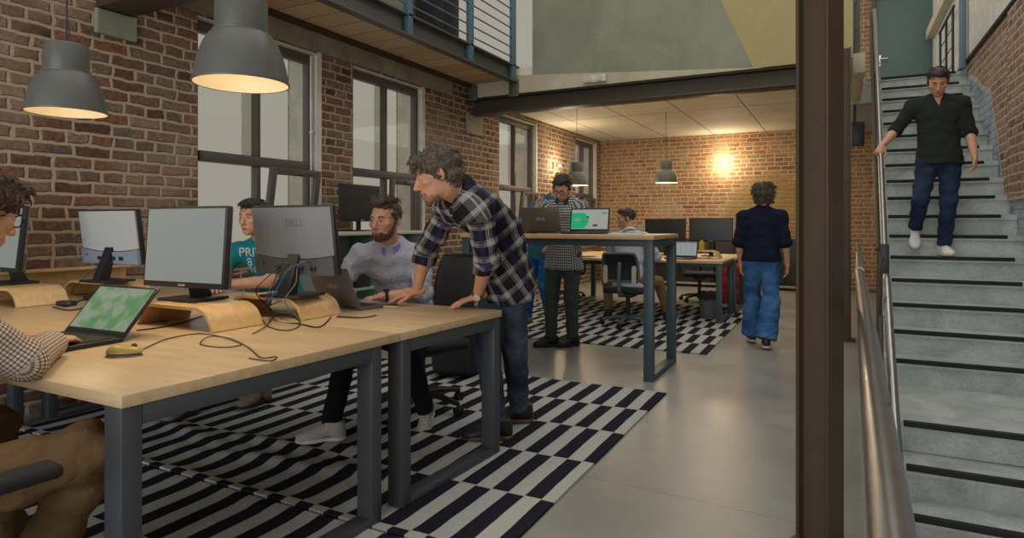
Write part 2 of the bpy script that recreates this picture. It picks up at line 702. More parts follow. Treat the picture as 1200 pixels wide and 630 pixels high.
# whitewashed edges of the openings
for i, (a, b) in enumerate(WIN):
    t = MB()
    t.box(-4.98, b - .006, ZS, XW + .004, b + .0, ZT)
    t.box(-4.98, a, ZT - .012, XW + .004, b, ZT)
    t.box(-4.98, a, ZS, XW + .03, b, ZS + .025)
    t.box(XW - .002, b - .002, ZS, XW + .004, b + .055, ZT + .02)
    struct('trim_%d' % (i + 1), t, M['white_paint'])
band = MB().box(XW - .01, 3.0, ZT + .02, XW + .02, 7.15, 3.12, .004)
struct('trim_5', band, M['lintel'])
pad = MB().box(XW - .01, 2.59, 2.54, XW + .03, 2.88, 2.715, .01)
struct('trim_6', pad, M['plaster'])
pad = MB().box(XW - .01, 7.52, 2.46, XW + .035, 7.95, 2.74, .01)
struct('trim_7', pad, M['lintel'])


def window(i, a, b, tilt):
    w = MB()
    x0, x1 = -4.74, -4.66
    w.box(x0, a, ZS + .025, x1, a + .05, ZT - .012, .006)
    w.box(x0, b - .062, ZS + .025, x1, b - .006, ZT - .012, .006)
    w.box(x0, a + .05, ZT - .1, x1, b - .062, ZT - .012, .006)
    w.box(x0, a + .05, ZS + .025, x1, b - .062, ZS + .1, .006)
    w.box(x0 - .01, a + .05, ZMID - .04, x1 + .02, b - .062, ZMID + .045, .006)
    o = w.build('window_%d' % i, M['frame'])
    o['kind'] = 'structure'
    mid = (a + b) / 2
    MB().box(x0, mid - .02, ZMID + .045, x1, mid + .02, ZT - .1, .005).build('mullion', M['frame'], o)
    MB().box(x0, mid - .022, ZS + .1, x1, mid + .022, ZMID - .04, .005).build('mullion', M['frame'], o)
    if i < 4:
        MB().box(x0 + .01, mid - .13, ZMID + .045, x0 + .014, mid - .02, ZT - .1).build('blind_strip', M['blind'], o, smooth=0)
    for y0, y1, z0, z1 in ((a + .05, mid - .02, ZMID + .045, ZT - .1), (mid + .02, b - .062, ZMID + .045, ZT - .1), (a + .05, mid - .022, ZS + .1, ZMID - .04)):
        MB().box(-4.706, y0, z0, -4.698, y1, z1).build('glass', M['glass'], o, smooth=0)
    # hopper sash, tipped into the room
    y0, y1, z0, z1 = mid + .01, b - .05, ZS + .09, ZMID - .035
    R = Matrix.Translation((-4.65, 0, z0)) @ Matrix.Rotation(math.radians(tilt), 4, 'Y')
    s = MB()
    h = z1 - z0
    s.box(0, y0, 0, .05, y0 + .06, h, .005, M=R)
    s.box(0, y1 - .06, 0, .05, y1, h, .005, M=R)
    s.box(0, y0 + .06, h - .065, .05, y1 - .06, h, .005, M=R)
    s.box(0, y0 + .06, 0, .05, y1 - .06, .065, .005, M=R)
    so = s.build('sash', M['frame'], o)
    MB().box(.02, y0 + .06, .065, .028, y1 - .06, h - .065, M=R).build('glass', M['glass'], so, smooth=0)
    MB().box(.05, (y0 + y1) / 2 - .05, h - .05, .075, (y0 + y1) / 2 + .05, h - .025, .004, M=R).build('handle', M['steel_grey'], so)


for i, (a, b) in enumerate(WIN):
    window(i + 1, a, b, (9, 2, 7, 2)[i])

# end wall and right wall
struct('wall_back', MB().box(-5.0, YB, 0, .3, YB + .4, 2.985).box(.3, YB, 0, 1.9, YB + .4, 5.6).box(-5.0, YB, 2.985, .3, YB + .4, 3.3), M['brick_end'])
wr = MB().box(XR, 2.5, -2.4, XR + .4, 13.5, 3.22)
wr.box(XR - .03, 6.2, 1.42, XR + .01, 7.42, 3.2, .015)
struct('wall_right', wr, M['brick_right'])
struct('trim_8', MB().box(XR - .005, 2.5, 3.25, XR + .4, 13.5, 5.2), M['white_paint'])
struct('trim_9', MB().tube([(XR - .02, 2.6, 3.235), (XR - .02, 13.0, 3.235)], .02), M['black'])
struct('trim_10', MB().box(1.3, 7.5, 4.35, XR, 12.9, 4.5, .01), M['slab'])

# low ceiling of the far room (a slab), the wall standing on its edge, and the landing
struct('ceiling', MB().box(-5.0, YM - .1, 2.98, .12, YB + .2, 3.30), M['panels'])
struct('trim_11', MB().prism([(-4.58, 2.945), (-.75, 2.945), (-3.9, 3.19), (-4.58, 3.19)], 'y', YM - .165, YM - .1), M['slab'])
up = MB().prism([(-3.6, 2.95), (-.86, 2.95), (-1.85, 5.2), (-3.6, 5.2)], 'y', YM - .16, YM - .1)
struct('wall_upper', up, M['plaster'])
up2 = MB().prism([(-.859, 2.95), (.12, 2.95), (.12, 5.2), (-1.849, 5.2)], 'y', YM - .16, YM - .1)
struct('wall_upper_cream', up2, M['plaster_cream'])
struct('wall_upper_left', MB().box(-4.72, 2.5, 3.32, -4.585, 7.0, 5.6), M['plaster'])


def ibeam(p0, p1, h, w, tf=.018, tw=.012):
    """I-section laid between two points"""
    p0, p1 = Vector(p0), Vector(p1)
    mb = MB()
    off = UP * (h / 2 - tf / 2)
    mb.bar(p0 + off, p1 + off, w, tf, bev=.002)
    mb.bar(p0 - off, p1 - off, w, tf, bev=.002)
    mb.bar(p0, p1, tw, h - 2 * tf + .002)
    return mb


o = thing('steel_beam', 'dark steel I-beam across the room, carrying the low ceiling edge', 'beam', (-2.2, YM, 2.74))
ibeam((XW - .15, YM, 2.835), (.06, YM, 2.835), .215, .26).build('beam_section', M['steel_dark'], o, world=True)
pl = MB()
for x in (-4.5, -3.86):
    pl.box(x - .07, YM - .2, 2.9, x + .07, YM - .17, 3.12, .004)
pl.build('bracket', M['steel_grey'], o, world=True)
bm_ = MB()
for x in (-4.5, -3.86):
    for dx in (-.04, .04):
        for z in (2.95, 3.07):
            bm_.cyl((x + dx, YM - .2, z), (x + dx, YM - .215, z), .011, seg=8)
bm_.build('bolts', M['steel_dark'], o, world=True)
o = thing('timber_beam', 'dark beam end set in the brick above the left pendant lamp', 'beam', (-2.3, 2.72, 2.72))
MB().box(XW - .1, 2.60, 2.72, .0, 2.86, 2.96, .012).build('beam_section', M['wood_dark'], o, world=True)

# columns
def column(name, label, x, y, z1, s, flange_y):
    o = thing(name, label, 'column', (x, y, 0))
    mb = MB()
    h = s / 2
    t = .012
    # web faces the room, flanges at its left and right
    mb.box(-h, -h, 0, -h + t, h, z1, .002)
    mb.box(h - t, -h, 0, h, h, z1, .002)
    mb.box(-h + t, -t / 2 - .02, 0, h - t, t / 2 - .02, z1)
    mb.build('shaft', M['steel_brown'], o)
    MB().box(-h - .04, -h - .04, 0, h + .04, h + .04, .015, .003).build('base_plate', M['steel_dark'], o)
    return o


cth = .12
c1 = column('steel_column', 'tall brown steel column in front, beside the tubular guard rail', -.068, 2.64, 5.2, .122, 0)
c1.rotation_euler.z = math.radians(-25)
c2 = column('steel_column', 'dark steel column farther back, holding the right end of the beam', .03, YM - .25, 3.03, .14, 0)

# walkway above the windows
o = thing('walkway', 'raised walkway along the window wall with plank underside', 'walkway', (-4.2, 2, 3.1))
MB().box(XW + .02, 3.0, 3.13, -3.88, YM - .14, 3.17).build('plank_deck', M['planks'], o, world=True, smooth=0)
ch = MB()
ch.prism([(-3.90, 3.08), (-3.80, 3.08), (-3.80, 3.10), (-3.875, 3.10), (-3.875, 3.28), (-3.80, 3.28), (-3.80, 3.30), (-3.90, 3.30)], 'y', 1.5, YM - .14)
ch.build('edge_channel', M['steel_grey'], o, world=True, smooth=0)
an = MB().prism([(XW + .02, 3.09), (XW + .10, 3.09), (XW + .10, 3.13), (XW + .02, 3.13)], 'y', 3.0, YM - .14)
an.build('wall_angle', M['steel_brown'], o, world=True, smooth=0)
o = thing('balustrade', 'blue-grey steel balustrade with thin bars on the raised walkway', 'balustrade', (-3.84, 2, 3.3))
for y in (3.98, 5.17, 6.36, 7.45):
    MB().box(-3.865, y - .035, 3.1, -3.80, y + .035, 4.4, .004).build('post', M['steel_blue'], o, world=True)
for k in range(8):
    z = 3.40 + k * .125
    MB().cyl((-3.835, 2.6, z), (-3.835, 7.52, z), .009, seg=8).build('bar', M['steel_blue'], o, world=True)
o = tag(MB().box(-4.5, 6.2, 3.32, -4.1, 6.55, 4.3, .01).build('cupboard', M['black']), 'dark cupboard on the raised walkway behind the balustrade', 'cupboard')

# staircase
RISE, GO = .1848, .256
Y0 = 5.654


def xl(y):
    return .30 + .026 * (y - Y0)


o = thing('staircase', 'grey concrete stairs with black edge strips climbing along the right wall', 'staircase', (.9, Y0, 0))
st = MB()


def step(y0, y1, z0, z1):
    vs = [(xl(y0), y0, z0), (XR - .002, y0, z0), (XR - .002, y1, z0), (xl(y1), y1, z0)]
    vs += [(a, b, z1) for a, b, _ in vs]
    st.add(vs, [(0, 1, 2, 3), (7, 6, 5, 4), (0, 4, 5, 1), (1, 5, 6, 2), (2, 6, 7, 3), (3, 7, 4, 0)])


def tread(y0, y1, z, dep=.30):
    step(y0, y1, z - dep, z - .045)
    step(y0 - .018, y1, z - .045, z)          # lip


NST = 17
for n in range(NST):
    tread(Y0 + n * GO, Y0 + (n + 1) * GO + .02, (n + 1) * RISE)
step(4.592, Y0 + .01, -.18, -.0)
for n in range(1, 12):
    tread(4.592 - n * GO, 4.592 - (n - 1) * GO + .02, -n * RISE)
st.build('flight', M['stair'], o, world=True, smooth=0)
ld = MB()
ld.box(.16, Y0 + 16 * GO + .2, 2.86, XR - .002, YB - .002, 17 * RISE - .002)
ld.build('landing', M['stair'], o, world=True, smooth=0)
ns = [(n, Y0 + n * GO, (n + 1) * RISE) for n in range(NST)] + [(-1, 4.592, 0)] + [(-n - 1, 4.592 - n * GO, -n * RISE) for n in range(1, 12)]
for n, y, z in ns:
    xr = 1.30
    MB().box(xl(y) + .075, y - .022, z - .028, xr, y + .022, z + .003, .002).build('edge_strip', M['rubber'], o, world=True)

# handrails and guard rail
o = thing('handrail', 'steel handrail up the left side of the concrete stairs', 'handrail', (.3, Y0, 0))
s_ = RISE / GO
def rail_z(y):
    return (y - 5.6) * s_ + 1.02
rl = cr([(xl(y), y, rail_z(y)) for y in (5.62, 6.8, 8.2, 9.85)], 6)
MB().tube(rl, .024, 14).build('rail', M['bright_tube'], o, world=True)
MB().tube([p + V(-.045, 0, -.02) for p in rl], .014, 8).build('rail', M['steel_dark'], o, world=True)
MB().box(xl(5.62) - .03, 5.56, .80, xl(5.62) + .03, 5.64, 1.06, .008).build('end_bracket', M['black'], o, world=True)
for k in range(7):
    y = 5.6 + k * .68
    z = rail_z(y)
    MB().box(xl(y) - .035, y - .02, z - .92, xl(y) - .012, y + .02, z - .01, .003).build('post', M['steel_dark'], o, world=True)
o = thing('handrail', 'short steel handrail beside the lower steps, right of the guard rail', 'handrail', (.28, 4.6, 0))
rl = cr([(.275, 4.95, .86), (.27, 4.75, .77), (.262, 4.0, .20), (.255, 3.0, -.52), (.25, 2.4, -.96)], 6)
MB().tube(rl, .024, 14).build('rail', M['bright_tube'], o, world=True)
for y, z in ((4.6, .6), (3.9, .1), (3.2, -.4)):
    MB().box(.215, y - .02, z - .75, .24, y + .02, z + .04, .003).build('post', M['steel_dark'], o, world=True)
o = thing('guard_rail', 'thick tubular steel guard rail running along the stairwell edge', 'guard rail', (.08, 2.5, 0))
MB().tube(cr([(.04, .3, .883), (.055, 1.2, .89), (.075, 2.4, .905), (.1, 4.2, .93)], 6), .025, 18).build('rail', M['bright_tube'], o, world=True)
MB().tube([(.102, 4.2, .93), (.104, 4.36, .93)], .019, 12).build('joint', M['black'], o, world=True)
MB().tube([(.104, 4.36, .93), (.19, 8.3, .93)], .025, 14).build('rail', M['bright_tube'], o, world=True)
for y in (1.3, 2.9, 4.25, 5.6, 7.0, 8.2):
    x = .05 + .017 * y
    MB().box(x - .006, y - .025, 0, x + .006, y + .025, .91, .002).build('post', M['steel_dark'], o, world=True)
for z in (.2, .42, .64):
    MB().tube([(.05, .4, z), (.11, 4.2, z), (.19, 8.2, z)], .006, 6).build('bar', M['steel_dark'], o, world=True)
tag(MB().tube([(.22, 4.7, 0), (.22, 4.7, .9), (.24, 4.72, 1.0)], .014, 8).build('post_tube', M['steel_dark']), 'thin dark steel post at the head of the lower steps', 'post')

# door at the top of the stairs
dr = MB().box(.56, YB - .06, 17 * RISE, 1.44, YB - .02, 17 * RISE + 2.05, .004)
d1 = dr.build('door_1', M['door'])
d1['kind'] = 'structure'
fr = MB()
fr.box(.5, YB - .08, 17 * RISE, .56, YB, 17 * RISE + 2.1, .004).box(1.44, YB - .08, 17 * RISE, 1.49, YB, 17 * RISE + 2.1, .004).box(.5, YB - .08, 17 * RISE + 2.05, 1.49, YB, 17 * RISE + 2.1)
fr.build('door_frame', M['steel_grey'], d1)
hd = MB().tube([(.63, YB - .06, 4.12), (.63, YB - .11, 4.12), (.75, YB - .115, 4.12)], .011, 10).box(.61, YB - .068, 4.0, .65, YB - .058, 4.2, .004)
hd.build('door_handle', M['chrome'], d1)
o = thing('landing_rail', 'small black railing at the right of the grey door', 'railing', (1.35, 10.6, 3.14))
for y in (10.3, 10.9, 11.5):
    MB().box(1.33, y - .015, 3.1416, 1.36, y + .015, 4.1, .003).build('post', M['black'], o, world=True)
MB().tube([(1.345, 10.2, 4.1), (1.345, 11.6, 4.1)], .018, 8).build('rail', M['black'], o, world=True)
for z in (3.35, 3.6, 3.85):
    MB().tube([(1.345, 10.2, z), (1.345, 11.6, z)], .007, 6).build('bar', M['black'], o, world=True)
o = tag(MB().box(1.325, 9.6, 17 * RISE, 1.395, 9.67, 4.06, .006).build('steel_post', M['steel_blue']), 'blue-grey square post at the top right of the stairs', 'post')
o = tag(MB().box(.14, 10.0, 2.3, .3, 10.24, 2.62, .012).box(.16, 10.05, 2.62, .2, 10.1, 2.87).build('loudspeaker', M['black']), 'small black loudspeaker hung under the landing, left of the handrail', 'loudspeaker')
o = thing('balustrade', 'short grey steel balustrade left of the stair top', 'balustrade', (.2, 8.6, 3.1))
for y in (8.2, 8.9, 9.7):
    MB().box(.14, y - .03, 3.12, .2, y + .03, 4.3, .004).build('post', M['steel_grey'], o, world=True)
for z in (3.4, 3.7, 4.0):
    MB().tube([(.16, 8.1, z), (.16, 9.8, z)], .008, 6).build('bar', M['steel_grey'], o, world=True)
MB().box(.125, 8.1, 2.9, .25, 9.9, 3.12, .006).build('edge_beam', M['slab'], o, world=True)

# emergency light on the slab edge
o = thing('emergency_light', 'white twin-head emergency light on the concrete edge above the beam', 'light', (-2.72, YM - .175, 3.02))
MB().box(-.15, -.05, -.05, .15, 0, .04, .008).build('housing', M['white_paint'], o)
for x in (-.07, .07):
    MB().cyl((x, -.05, .0), (x, -.075, -.005), .035, seg=18).build('lamp_head', plain('lamp_head_white', srgb(210, 205, 190), .4), o)

# conduit pipes
tag(MB().tube([(-4.55, 8.2, 3.0), (-4.3, 8.4, 3.0), (-2.6, 12.2, 3.0)], .016, 8).build('conduit', M['lintel']), 'thin conduit running across the low ceiling', 'conduit')
tag(MB().tube([(-4.63, 4.655, .98), (-4.63, 4.655, 2.86)], .01, 8).tube([(-4.63, 4.655, 2.1), (-4.615, 4.655, 2.12)], .02, 8).build('cable_conduit', M['white_paint']), 'thin white conduit beside the nearest window', 'conduit')

# =================================================================== RUGS
def rug_mat():
    m, nt, b = nodes_of('striped_rug_weave')
    tc = N(nt, 'ShaderNodeTexCoord')
    nz = N(nt, 'ShaderNodeTexNoise')
    nz.inputs['Scale'].default_value = 3.
    L(nt, tc.outputs['Object'], nz.inputs['Vector'])
    ma = N(nt, 'ShaderNodeVectorMath', operation='MULTIPLY_ADD')
    L(nt, nz.outputs['Color'], ma.inputs[0])
    ma.inputs[1].default_value = (.014, .008, 0)
    L(nt, tc.outputs['Object'], ma.inputs[2])
    sp = N(nt, 'ShaderNodeSeparateXYZ')
    L(nt, ma.outputs[0], sp.inputs[0])
    BL = .5
    yy = math_(nt, 'MULTIPLY_ADD', sp.outputs[1], 1 / BL, -.07)
    row = math_(nt, 'FLOOR', yy)
    fy = math_(nt, 'FRACT', yy)
    sh = math_(nt, 'MULTIPLY', row, .5)
    fx = math_(nt, 'FRACT', math_(nt, 'ADD', math_(nt, 'MULTIPLY', sp.outputs[0], 1 / .165), sh))
    dark = math_(nt, 'LESS_THAN', fx, .5)
    seam = math_(nt, 'GREATER_THAN', fy, .985)
    dark = math_(nt, 'MULTIPLY', dark, math_(nt, 'SUBTRACT', 1., seam))
    wv = N(nt, 'ShaderNodeTexNoise')
    wv.inputs['Scale'].default_value = 160
    wv.inputs['Detail'].default_value = 2
    L(nt, tc.outputs['Object'], wv.inputs['Vector'])
    c = mixc(nt, dark, srgb(178, 176, 172), srgb(34, 35, 44))
    g = ramp(nt, [(.3, (.72, .72, .72)), (.7, (1.15, 1.15, 1.15))])
    L(nt, wv.outputs['Fac'], g.inputs[0])
    c = mixc(nt, 1., c, g.outputs[0], 'MULTIPLY')
    L(nt, c, b.inputs['Base Color'])
    b.inputs['Roughness'].default_value = .95
    b.inputs['Specular IOR Level'].default_value = .1
    bp = N(nt, 'ShaderNodeBump')
    bp.inputs['Strength'].default_value = .4
    bp.inputs['Distance'].default_value = .004
    L(nt, wv.outputs['Fac'], bp.inputs['Height'])
    L(nt, bp.outputs['Normal'], b.inputs['Normal'])
    return m


M['rug'] = rug_mat()


def rug(label, x0, y0, x1, y1, bumps, t=.012):
    """woven rug with soft rucks: bumps = (x, y, length, width, height, angle)"""
    nx, ny = int((x1 - x0) / .03), int((y1 - y0) / .03)
    mb = MB()
    xs = np.linspace(x0, x1, nx + 1)
    ys_ = np.linspace(y0, y1, ny + 1)
    X, Y = np.meshgrid(xs, ys_, indexing='ij')
    Z = np.full_like(X, t)
    for bx, by, ln, wd, hh, an in bumps:
        ca, sa = math.cos(an), math.sin(an)
        a = (X - bx) * ca + (Y - by) * sa
        c = -(X - bx) * sa + (Y - by) * ca + .02 * np.sin(a * 9)
        Z += hh * np.exp(-(a / ln) ** 2 - (c / wd) ** 2)
    Z += .002 * np.sin(X * 7 + 2) * np.sin(Y * 5)
    vs = [(X[i, j], Y[i, j], Z[i, j]) for i in range(nx + 1) for j in range(ny + 1)]
    k = ny + 1
    fs = [(i * k + j, (i + 1) * k + j, (i + 1) * k + j + 1, i * k + j + 1) for i in range(nx) for j in range(ny)]
    n0 = len(vs)
    edge = [i * k for i in range(nx + 1)] + [nx * k + j for j in range(1, ny + 1)] + [i * k + ny for i in range(nx - 1, -1, -1)] + [j for j in range(ny - 1, 0, -1)]
    for e in edge:
        vs.append((vs[e][0], vs[e][1], .001))
    for i in range(len(edge)):
        j = (i + 1) % len(edge)
        fs.append((edge[i], edge[j], n0 + j, n0 + i))
    mb.add(vs, fs)
    return tag(mb.build('striped_rug', M['rug']), label, 'rug', 'black and white striped rugs')


rug('black and white striped rug under the desks, by the man in plaid', -4.3, 1.985, -1.1, 4.53,
    [(-2.5, 2.32, .5, .045, .02, .15), (-2.75, 2.5, .45, .04, .018, .1), (-2.35, 2.62, .4, .05, .02, .2), (-2.1, 2.42, .35, .04, .016, .1), (-3.3, 2.4, .5, .05, .016, -.1), (-2.6, 2.0, 1.6, .05, .012, 0)])
rug('black and white striped rug nearest the camera, under the seated man in brown trousers', -4.3, -.9, -1.12, 1.965, [(-2.4, 1.96, 1.6, .05, .008, 0), (-2.0, 1.2, .4, .06, .01, .2)])
rug('black and white striped rug in the far room under the rear desks', -4.25, 6.04, -1.1, 9.54, [])

# =================================================================== DESKS
M['desk'] = wood('birch_top', srgb(182, 154, 116), srgb(198, 172, 136), 0, .38, 3., 9.)
M['desk_far'] = wood('birch_top_far', srgb(176, 144, 100), srgb(200, 166, 120), 0, .4, 3., 9.)
M['desk_leg'] = plain('slate_leg_paint', srgb(66, 68, 72), .45, .1, .1, 12)
M['desk_leg_far'] = plain('blue_slate_leg_paint', srgb(62, 76, 82), .45, .1, .1, 12)
DZ = .76


def loop_frame(x, y0, y1, ztop, wx=.085, wy=.06, z0=0.):
    """rectangular loop leg standing in a y-z plane, centred at x"""
    mb = MB()
    a, b = x - wx / 2, x + wx / 2
    mb.box(a, y0, z0, b, y0 + wy, ztop, .003)
    mb.box(a, y1 - wy, z0, b, y1, ztop, .003)
    mb.box(a, y0 + wy, ztop - wy, b, y1 - wy, ztop, .003)
    mb.box(a, y0 + wy, z0, b, y1 - wy, wy * .8, .003)
    return mb


def desk(label, x0, x1, y0, y1, z, top, leg, th=.035, ins=.012, skew=0., fy=None, name='desk', wx=.078, cat='desk', group=None, rail=True, wy=.056):
    o = thing(name, label, cat, ((x0 + x1) / 2, (y0 + y1) / 2, 0), 0, group)
    tp = MB().box(x0, y0, z - th, x1, y1, z, .003)
    tp.v = [V(v.x + (skew * (v.y - y1) if v.x > x1 - .1 else 0), v.y, v.z) for v in tp.v]
    tp.build('tabletop', top, o, world=True)
    f0, f1 = fy or (y0 + ins, y1 - ins)
    for x in (x0 + ins + wx / 2, x1 - ins - wx / 2):
        lf_ = loop_frame(x, f0, f1, z - th, wx, wy, .015 if name == 'desk' else 0.)
        if x > (x0 + x1) / 2:
            lf_.v = [V(v.x + skew * (v.y - y1), v.y, v.z) for v in lf_.v]
        lf_.build('leg_frame', leg, o, world=True)
    if rail:
        for y in (f0 + .2, f1 - .2):
            MB().box(x0 + wx + ins, y - .02, z - th - .06, x1 - wx - ins, y + .02, z - th, .003).build('rail', leg, o, world=True)
    return o


desk('long birch-topped desk with slate loop legs nearest the camera', -4.42, -1.635, 1.025, 2.145, DZ, M['desk'], M['desk_leg'], fy=(1.027, 2.04), skew=.055, ins=.004, group='front birch desks')
desk('birch-topped desk with slate loop legs that the man in plaid leans on', -4.42, -1.59, 2.149, 2.965, DZ, M['desk'], M['desk_leg'], fy=(2.17, 2.955), skew=.055, ins=.006, group='front birch desks')
desk('tall standing table with a birch top and blue-grey loop legs', -3.0, -1.26, 4.80, 5.62, 1.125, M['desk_far'], M['desk_leg_far'], fy=(4.815, 5.6), name='standing_table', wx=.075, cat='table')
desk('rear birch desk behind the seated man, nearer of the two in the far room', -3.6, -1.25, 7.93, 8.86, DZ, M['desk_far'], M['desk_leg_far'], group='rear birch desks', wx=.07)
desk('rear birch desk farther from the camera, under the two black screens', -3.6, -1.22, 8.87, 9.8, DZ, M['desk_far'], M['desk_leg_far'], group='rear birch desks', wx=.07)

# plywood risers
M['ply'] = wood('bent_plywood', srgb(196, 158, 106), srgb(214, 178, 126), 0, .4, 4., 8.)


def riser_mesh(w=.42, d=.26, h=.10, t=.014):
    """plywood sheet bent down at both ends, ends splayed outward"""
    r = .05
    pts = [(-w / 2 - .045, 0)]
    pts += cr([(-w / 2 - .035, .02), (-w / 2 - .008, h - .035), (-w / 2 + r, h - t / 2), (-w / 4, h - t / 2)], 6)
    pts += [(-x, z) for x, z in reversed(pts[:])]
    pts = [(p[0], p[1]) for p in pts]
    return MB().ribbon(pts, t, 'y', -d / 2, d / 2)


RISERS = [(-2.58, 1.91, 0, 'bent plywood riser under the front-facing monitor'), (-2.50, 2.33, .0, 'bent plywood riser under the monitor seen from behind beside the bearded man'),
          (-4.12, 2.40, 0, 'bent plywood riser under the far monitor against the brick wall'), (-4.20, 1.95, 0, 'bent plywood riser at the left edge, beside the man in glasses')]
r0 = None
for x, y, a, lb in RISERS:
    if r0 is None:
        r0 = riser_mesh().build('monitor_riser', M['ply'])
        o = r0
    else:
        o = r0.copy()
        COL.objects.link(o)
    o.location = (x, y, DZ)
    o.rotation_euler.z = a
    tag(o, lb, 'riser', 'plywood monitor risers')
o = riser_mesh(.4, .24, .1).build('monitor_riser', M['ply'])
o.location = (-1.62, 8.55, DZ)
tag(o, 'bent plywood riser on the rear desk behind the open laptop', 'riser', 'plywood monitor risers')
wb = MB().box(-4.59, 1.6, DZ, -4.50, 2.75, DZ + .15, .004).box(-4.59, 1.6, DZ + .15, -4.44, 2.75, DZ + .165, .003)
tag(wb.build('cable_box', M['ply']), 'long low plywood box at the wall end of the desks', 'cable box')

# =================================================================== MONITORS
M['mon_back'] = plain('monitor_back_grey', srgb(126, 132, 140), .35, .2, .05, 8)
M['mon_band'] = plain('monitor_band_grey', srgb(84, 88, 94), .4, .2, .05, 8)
M['mon_back_lit'] = plain('monitor_back_lit', srgb(190, 194, 196), .35, .1, .04, 8)  # same grey back, with reflected light put into the colour
M['mon_band_lit'] = plain('monitor_band_lit', srgb(140, 152, 170), .35, .1, .05, 8)  # its lower band, lightened for the same reflection
M['screen_pale'] = emis('screen_pale_page', (.30, .325, .31), .62)
M['screen_off'] = plain('screen_off_glass', (.02, .02, .019), .3, 0, .1, 5)
M['mon_logo'] = plain('monitor_logo_grey', srgb(106, 112, 120), .35, .2, .05, 8)
M['silver'] = plain('silver_plastic', srgb(170, 172, 174), .35, .4, .05, 10)


def monitor(label, loc, rz, tilt, w, h, zb, back, band, screen, logo=None, group='monitors on the front desks', stand='wedge', ports=True, foot=(.24, .2)):
    """screen faces local -y; zb = height of the panel's lower edge over the foot"""
    o = thing('monitor', label, 'monitor', loc, rz, group)
    R = Matrix.Translation((0, 0, zb)) @ Matrix.Rotation(math.radians(tilt), 4, 'X')
    d = .028
    c = MB()
    c.box(-w / 2, -.004, 0, w / 2, d, h, .005, M=R)
    co_ = c.build('casing', M['black'], o)
    MB().box(-w / 2 + .012, -.0065, .026, w / 2 - .012, -.0035, h - .012, M=R).build('screen', screen, o, smooth=0)
    MB().box(-.022, -.0068, .007, .022, -.0035, .016, .001, M=R).build('maker_mark', M['silver'], o)
    # rear: a pale upper plate and a band that bows upward at its middle
    hb = h * .30
    top = MB()
    n = 14
    arc = [(-w / 2 + .008 + (w - .016) * i / n, hb - .02 + .02 * (2 * i / n - 1) ** 2) for i in range(n + 1)]
    poly = arc + [(w / 2 - .008, h - .008), (-w / 2 + .008, h - .008)]
    top.prism(poly, 'y', d - .002, d + .008)
    top.xf(R)
    top.build('back_plate', back, o)
    poly = [(-w / 2 + .008, .006), (w / 2 - .008, .006)] + [(x, z - .004) for x, z in reversed(arc)]
    lo = MB().prism(poly, 'y', d - .002, d + .02)
    lo.xf(R)
    lo.build('back_band', band, o)
    if ports:
        p = MB()
        for x, q in ((-.12, .03), (-.05, .022), (.02, .03), (.09, .022)):
            p.box(x - q / 2, d + .018, .03, x + q / 2, d + .03, .05, .002, M=R)
        p.box(-.03, d + .018, .055, .03, d + .03, .075, .002, M=R)
        p.build('ports', M['black'], o)
        MB().cyl(R @ V(w / 2 - .06, d + .019, .06), R @ V(w / 2 - .06, d + .022, .06), .006, seg=10).build('lock_slot', M['black'], o)
    if logo:
        t = text_mb(logo, .052, .001)
        t.xf(R @ Matrix.Translation((-.02, d + .0085, h * .76)) @ Matrix.Rotation(math.pi, 4, 'Z') @ Matrix.Rotation(math.pi / 2, 4, 'X'))
        t.build('logo', M['mon_logo'], o, smooth=0)
    # stand
    if stand == 'wedge':
        s = MB().prism([(.07, .012), (.135, .012), (.055, zb + .1), (.03, zb + .1)], 'x', -.035, .035)
        s.build('stand_neck', M['black'], o)
    else:
        s = MB().box(-.03, .04, .01, .03, .06, zb + .12, .006)
        s.build('stand_neck', M['black'], o)
    MB().box(-foot[0] / 2, -.04, 0, foot[0] / 2, -.04 + foot[1], .014, .006).build('foot', M['black'], o)
    return o


RZ = DZ + .101
monitor('monitor with a blank pale screen facing the camera, middle of the front desk', (-2.685, 1.90, RZ), math.radians(3), -4, .525, .375, .062, M['mon_back'], M['mon_band'], M['screen_pale'], logo=None)
monitor('grey monitor seen from behind with a knot of cables, beside the bearded man', (-2.395, 2.34, RZ), math.radians(186), -8, .49, .345, .105, M['mon_back'], M['mon_band'], M['screen_pale'], logo='DELL')
monitor('pale monitor seen from behind in front of the bare brick wall', (-3.98, 2.38, RZ), math.radians(182), -7, .55, .335, .11, M['mon_back_lit'], M['mon_band_lit'], M['screen_pale'])
monitor('monitor at the left edge of the picture, behind the face with glasses', (-4.372, 1.93, RZ), math.radians(-4), -6, .44, .385, .075, M['mon_back'], M['mon_band'], M['screen_pale'])
monitor('black screen on the rear desk, left of the pair in the far room', (-2.22, 9.05, DZ), 0, -3, .58, .35, .17, M['black'], M['black'], M['screen_off'], group='black screens on the rear desks', stand='post', ports=False)
monitor('black screen on the rear desk, right of the pair in the far room', (-1.58, 9.0, DZ), 0, -3, .58, .33, .20, M['black'], M['black'], M['screen_off'], group='black screens on the rear desks', stand='post', ports=False)

# =================================================================== LAPTOPS
M['lap_grey'] = plain('laptop_grey', srgb(116, 108, 108), .38, .45, .05, 8)
M['lap_dark'] = plain('laptop_dark_grey', srgb(88, 84, 78), .38, .45, .05, 8)
M['lap_silver'] = plain('laptop_silver', srgb(158, 158, 158), .35, .5, .05, 8)
M['lap_black'] = plain('laptop_black', (.02, .02, .022), .4, .1, .1, 8)
M['keys'] = plain('key_caps', (.02, .02, .022), .55, 0, .1, 30)


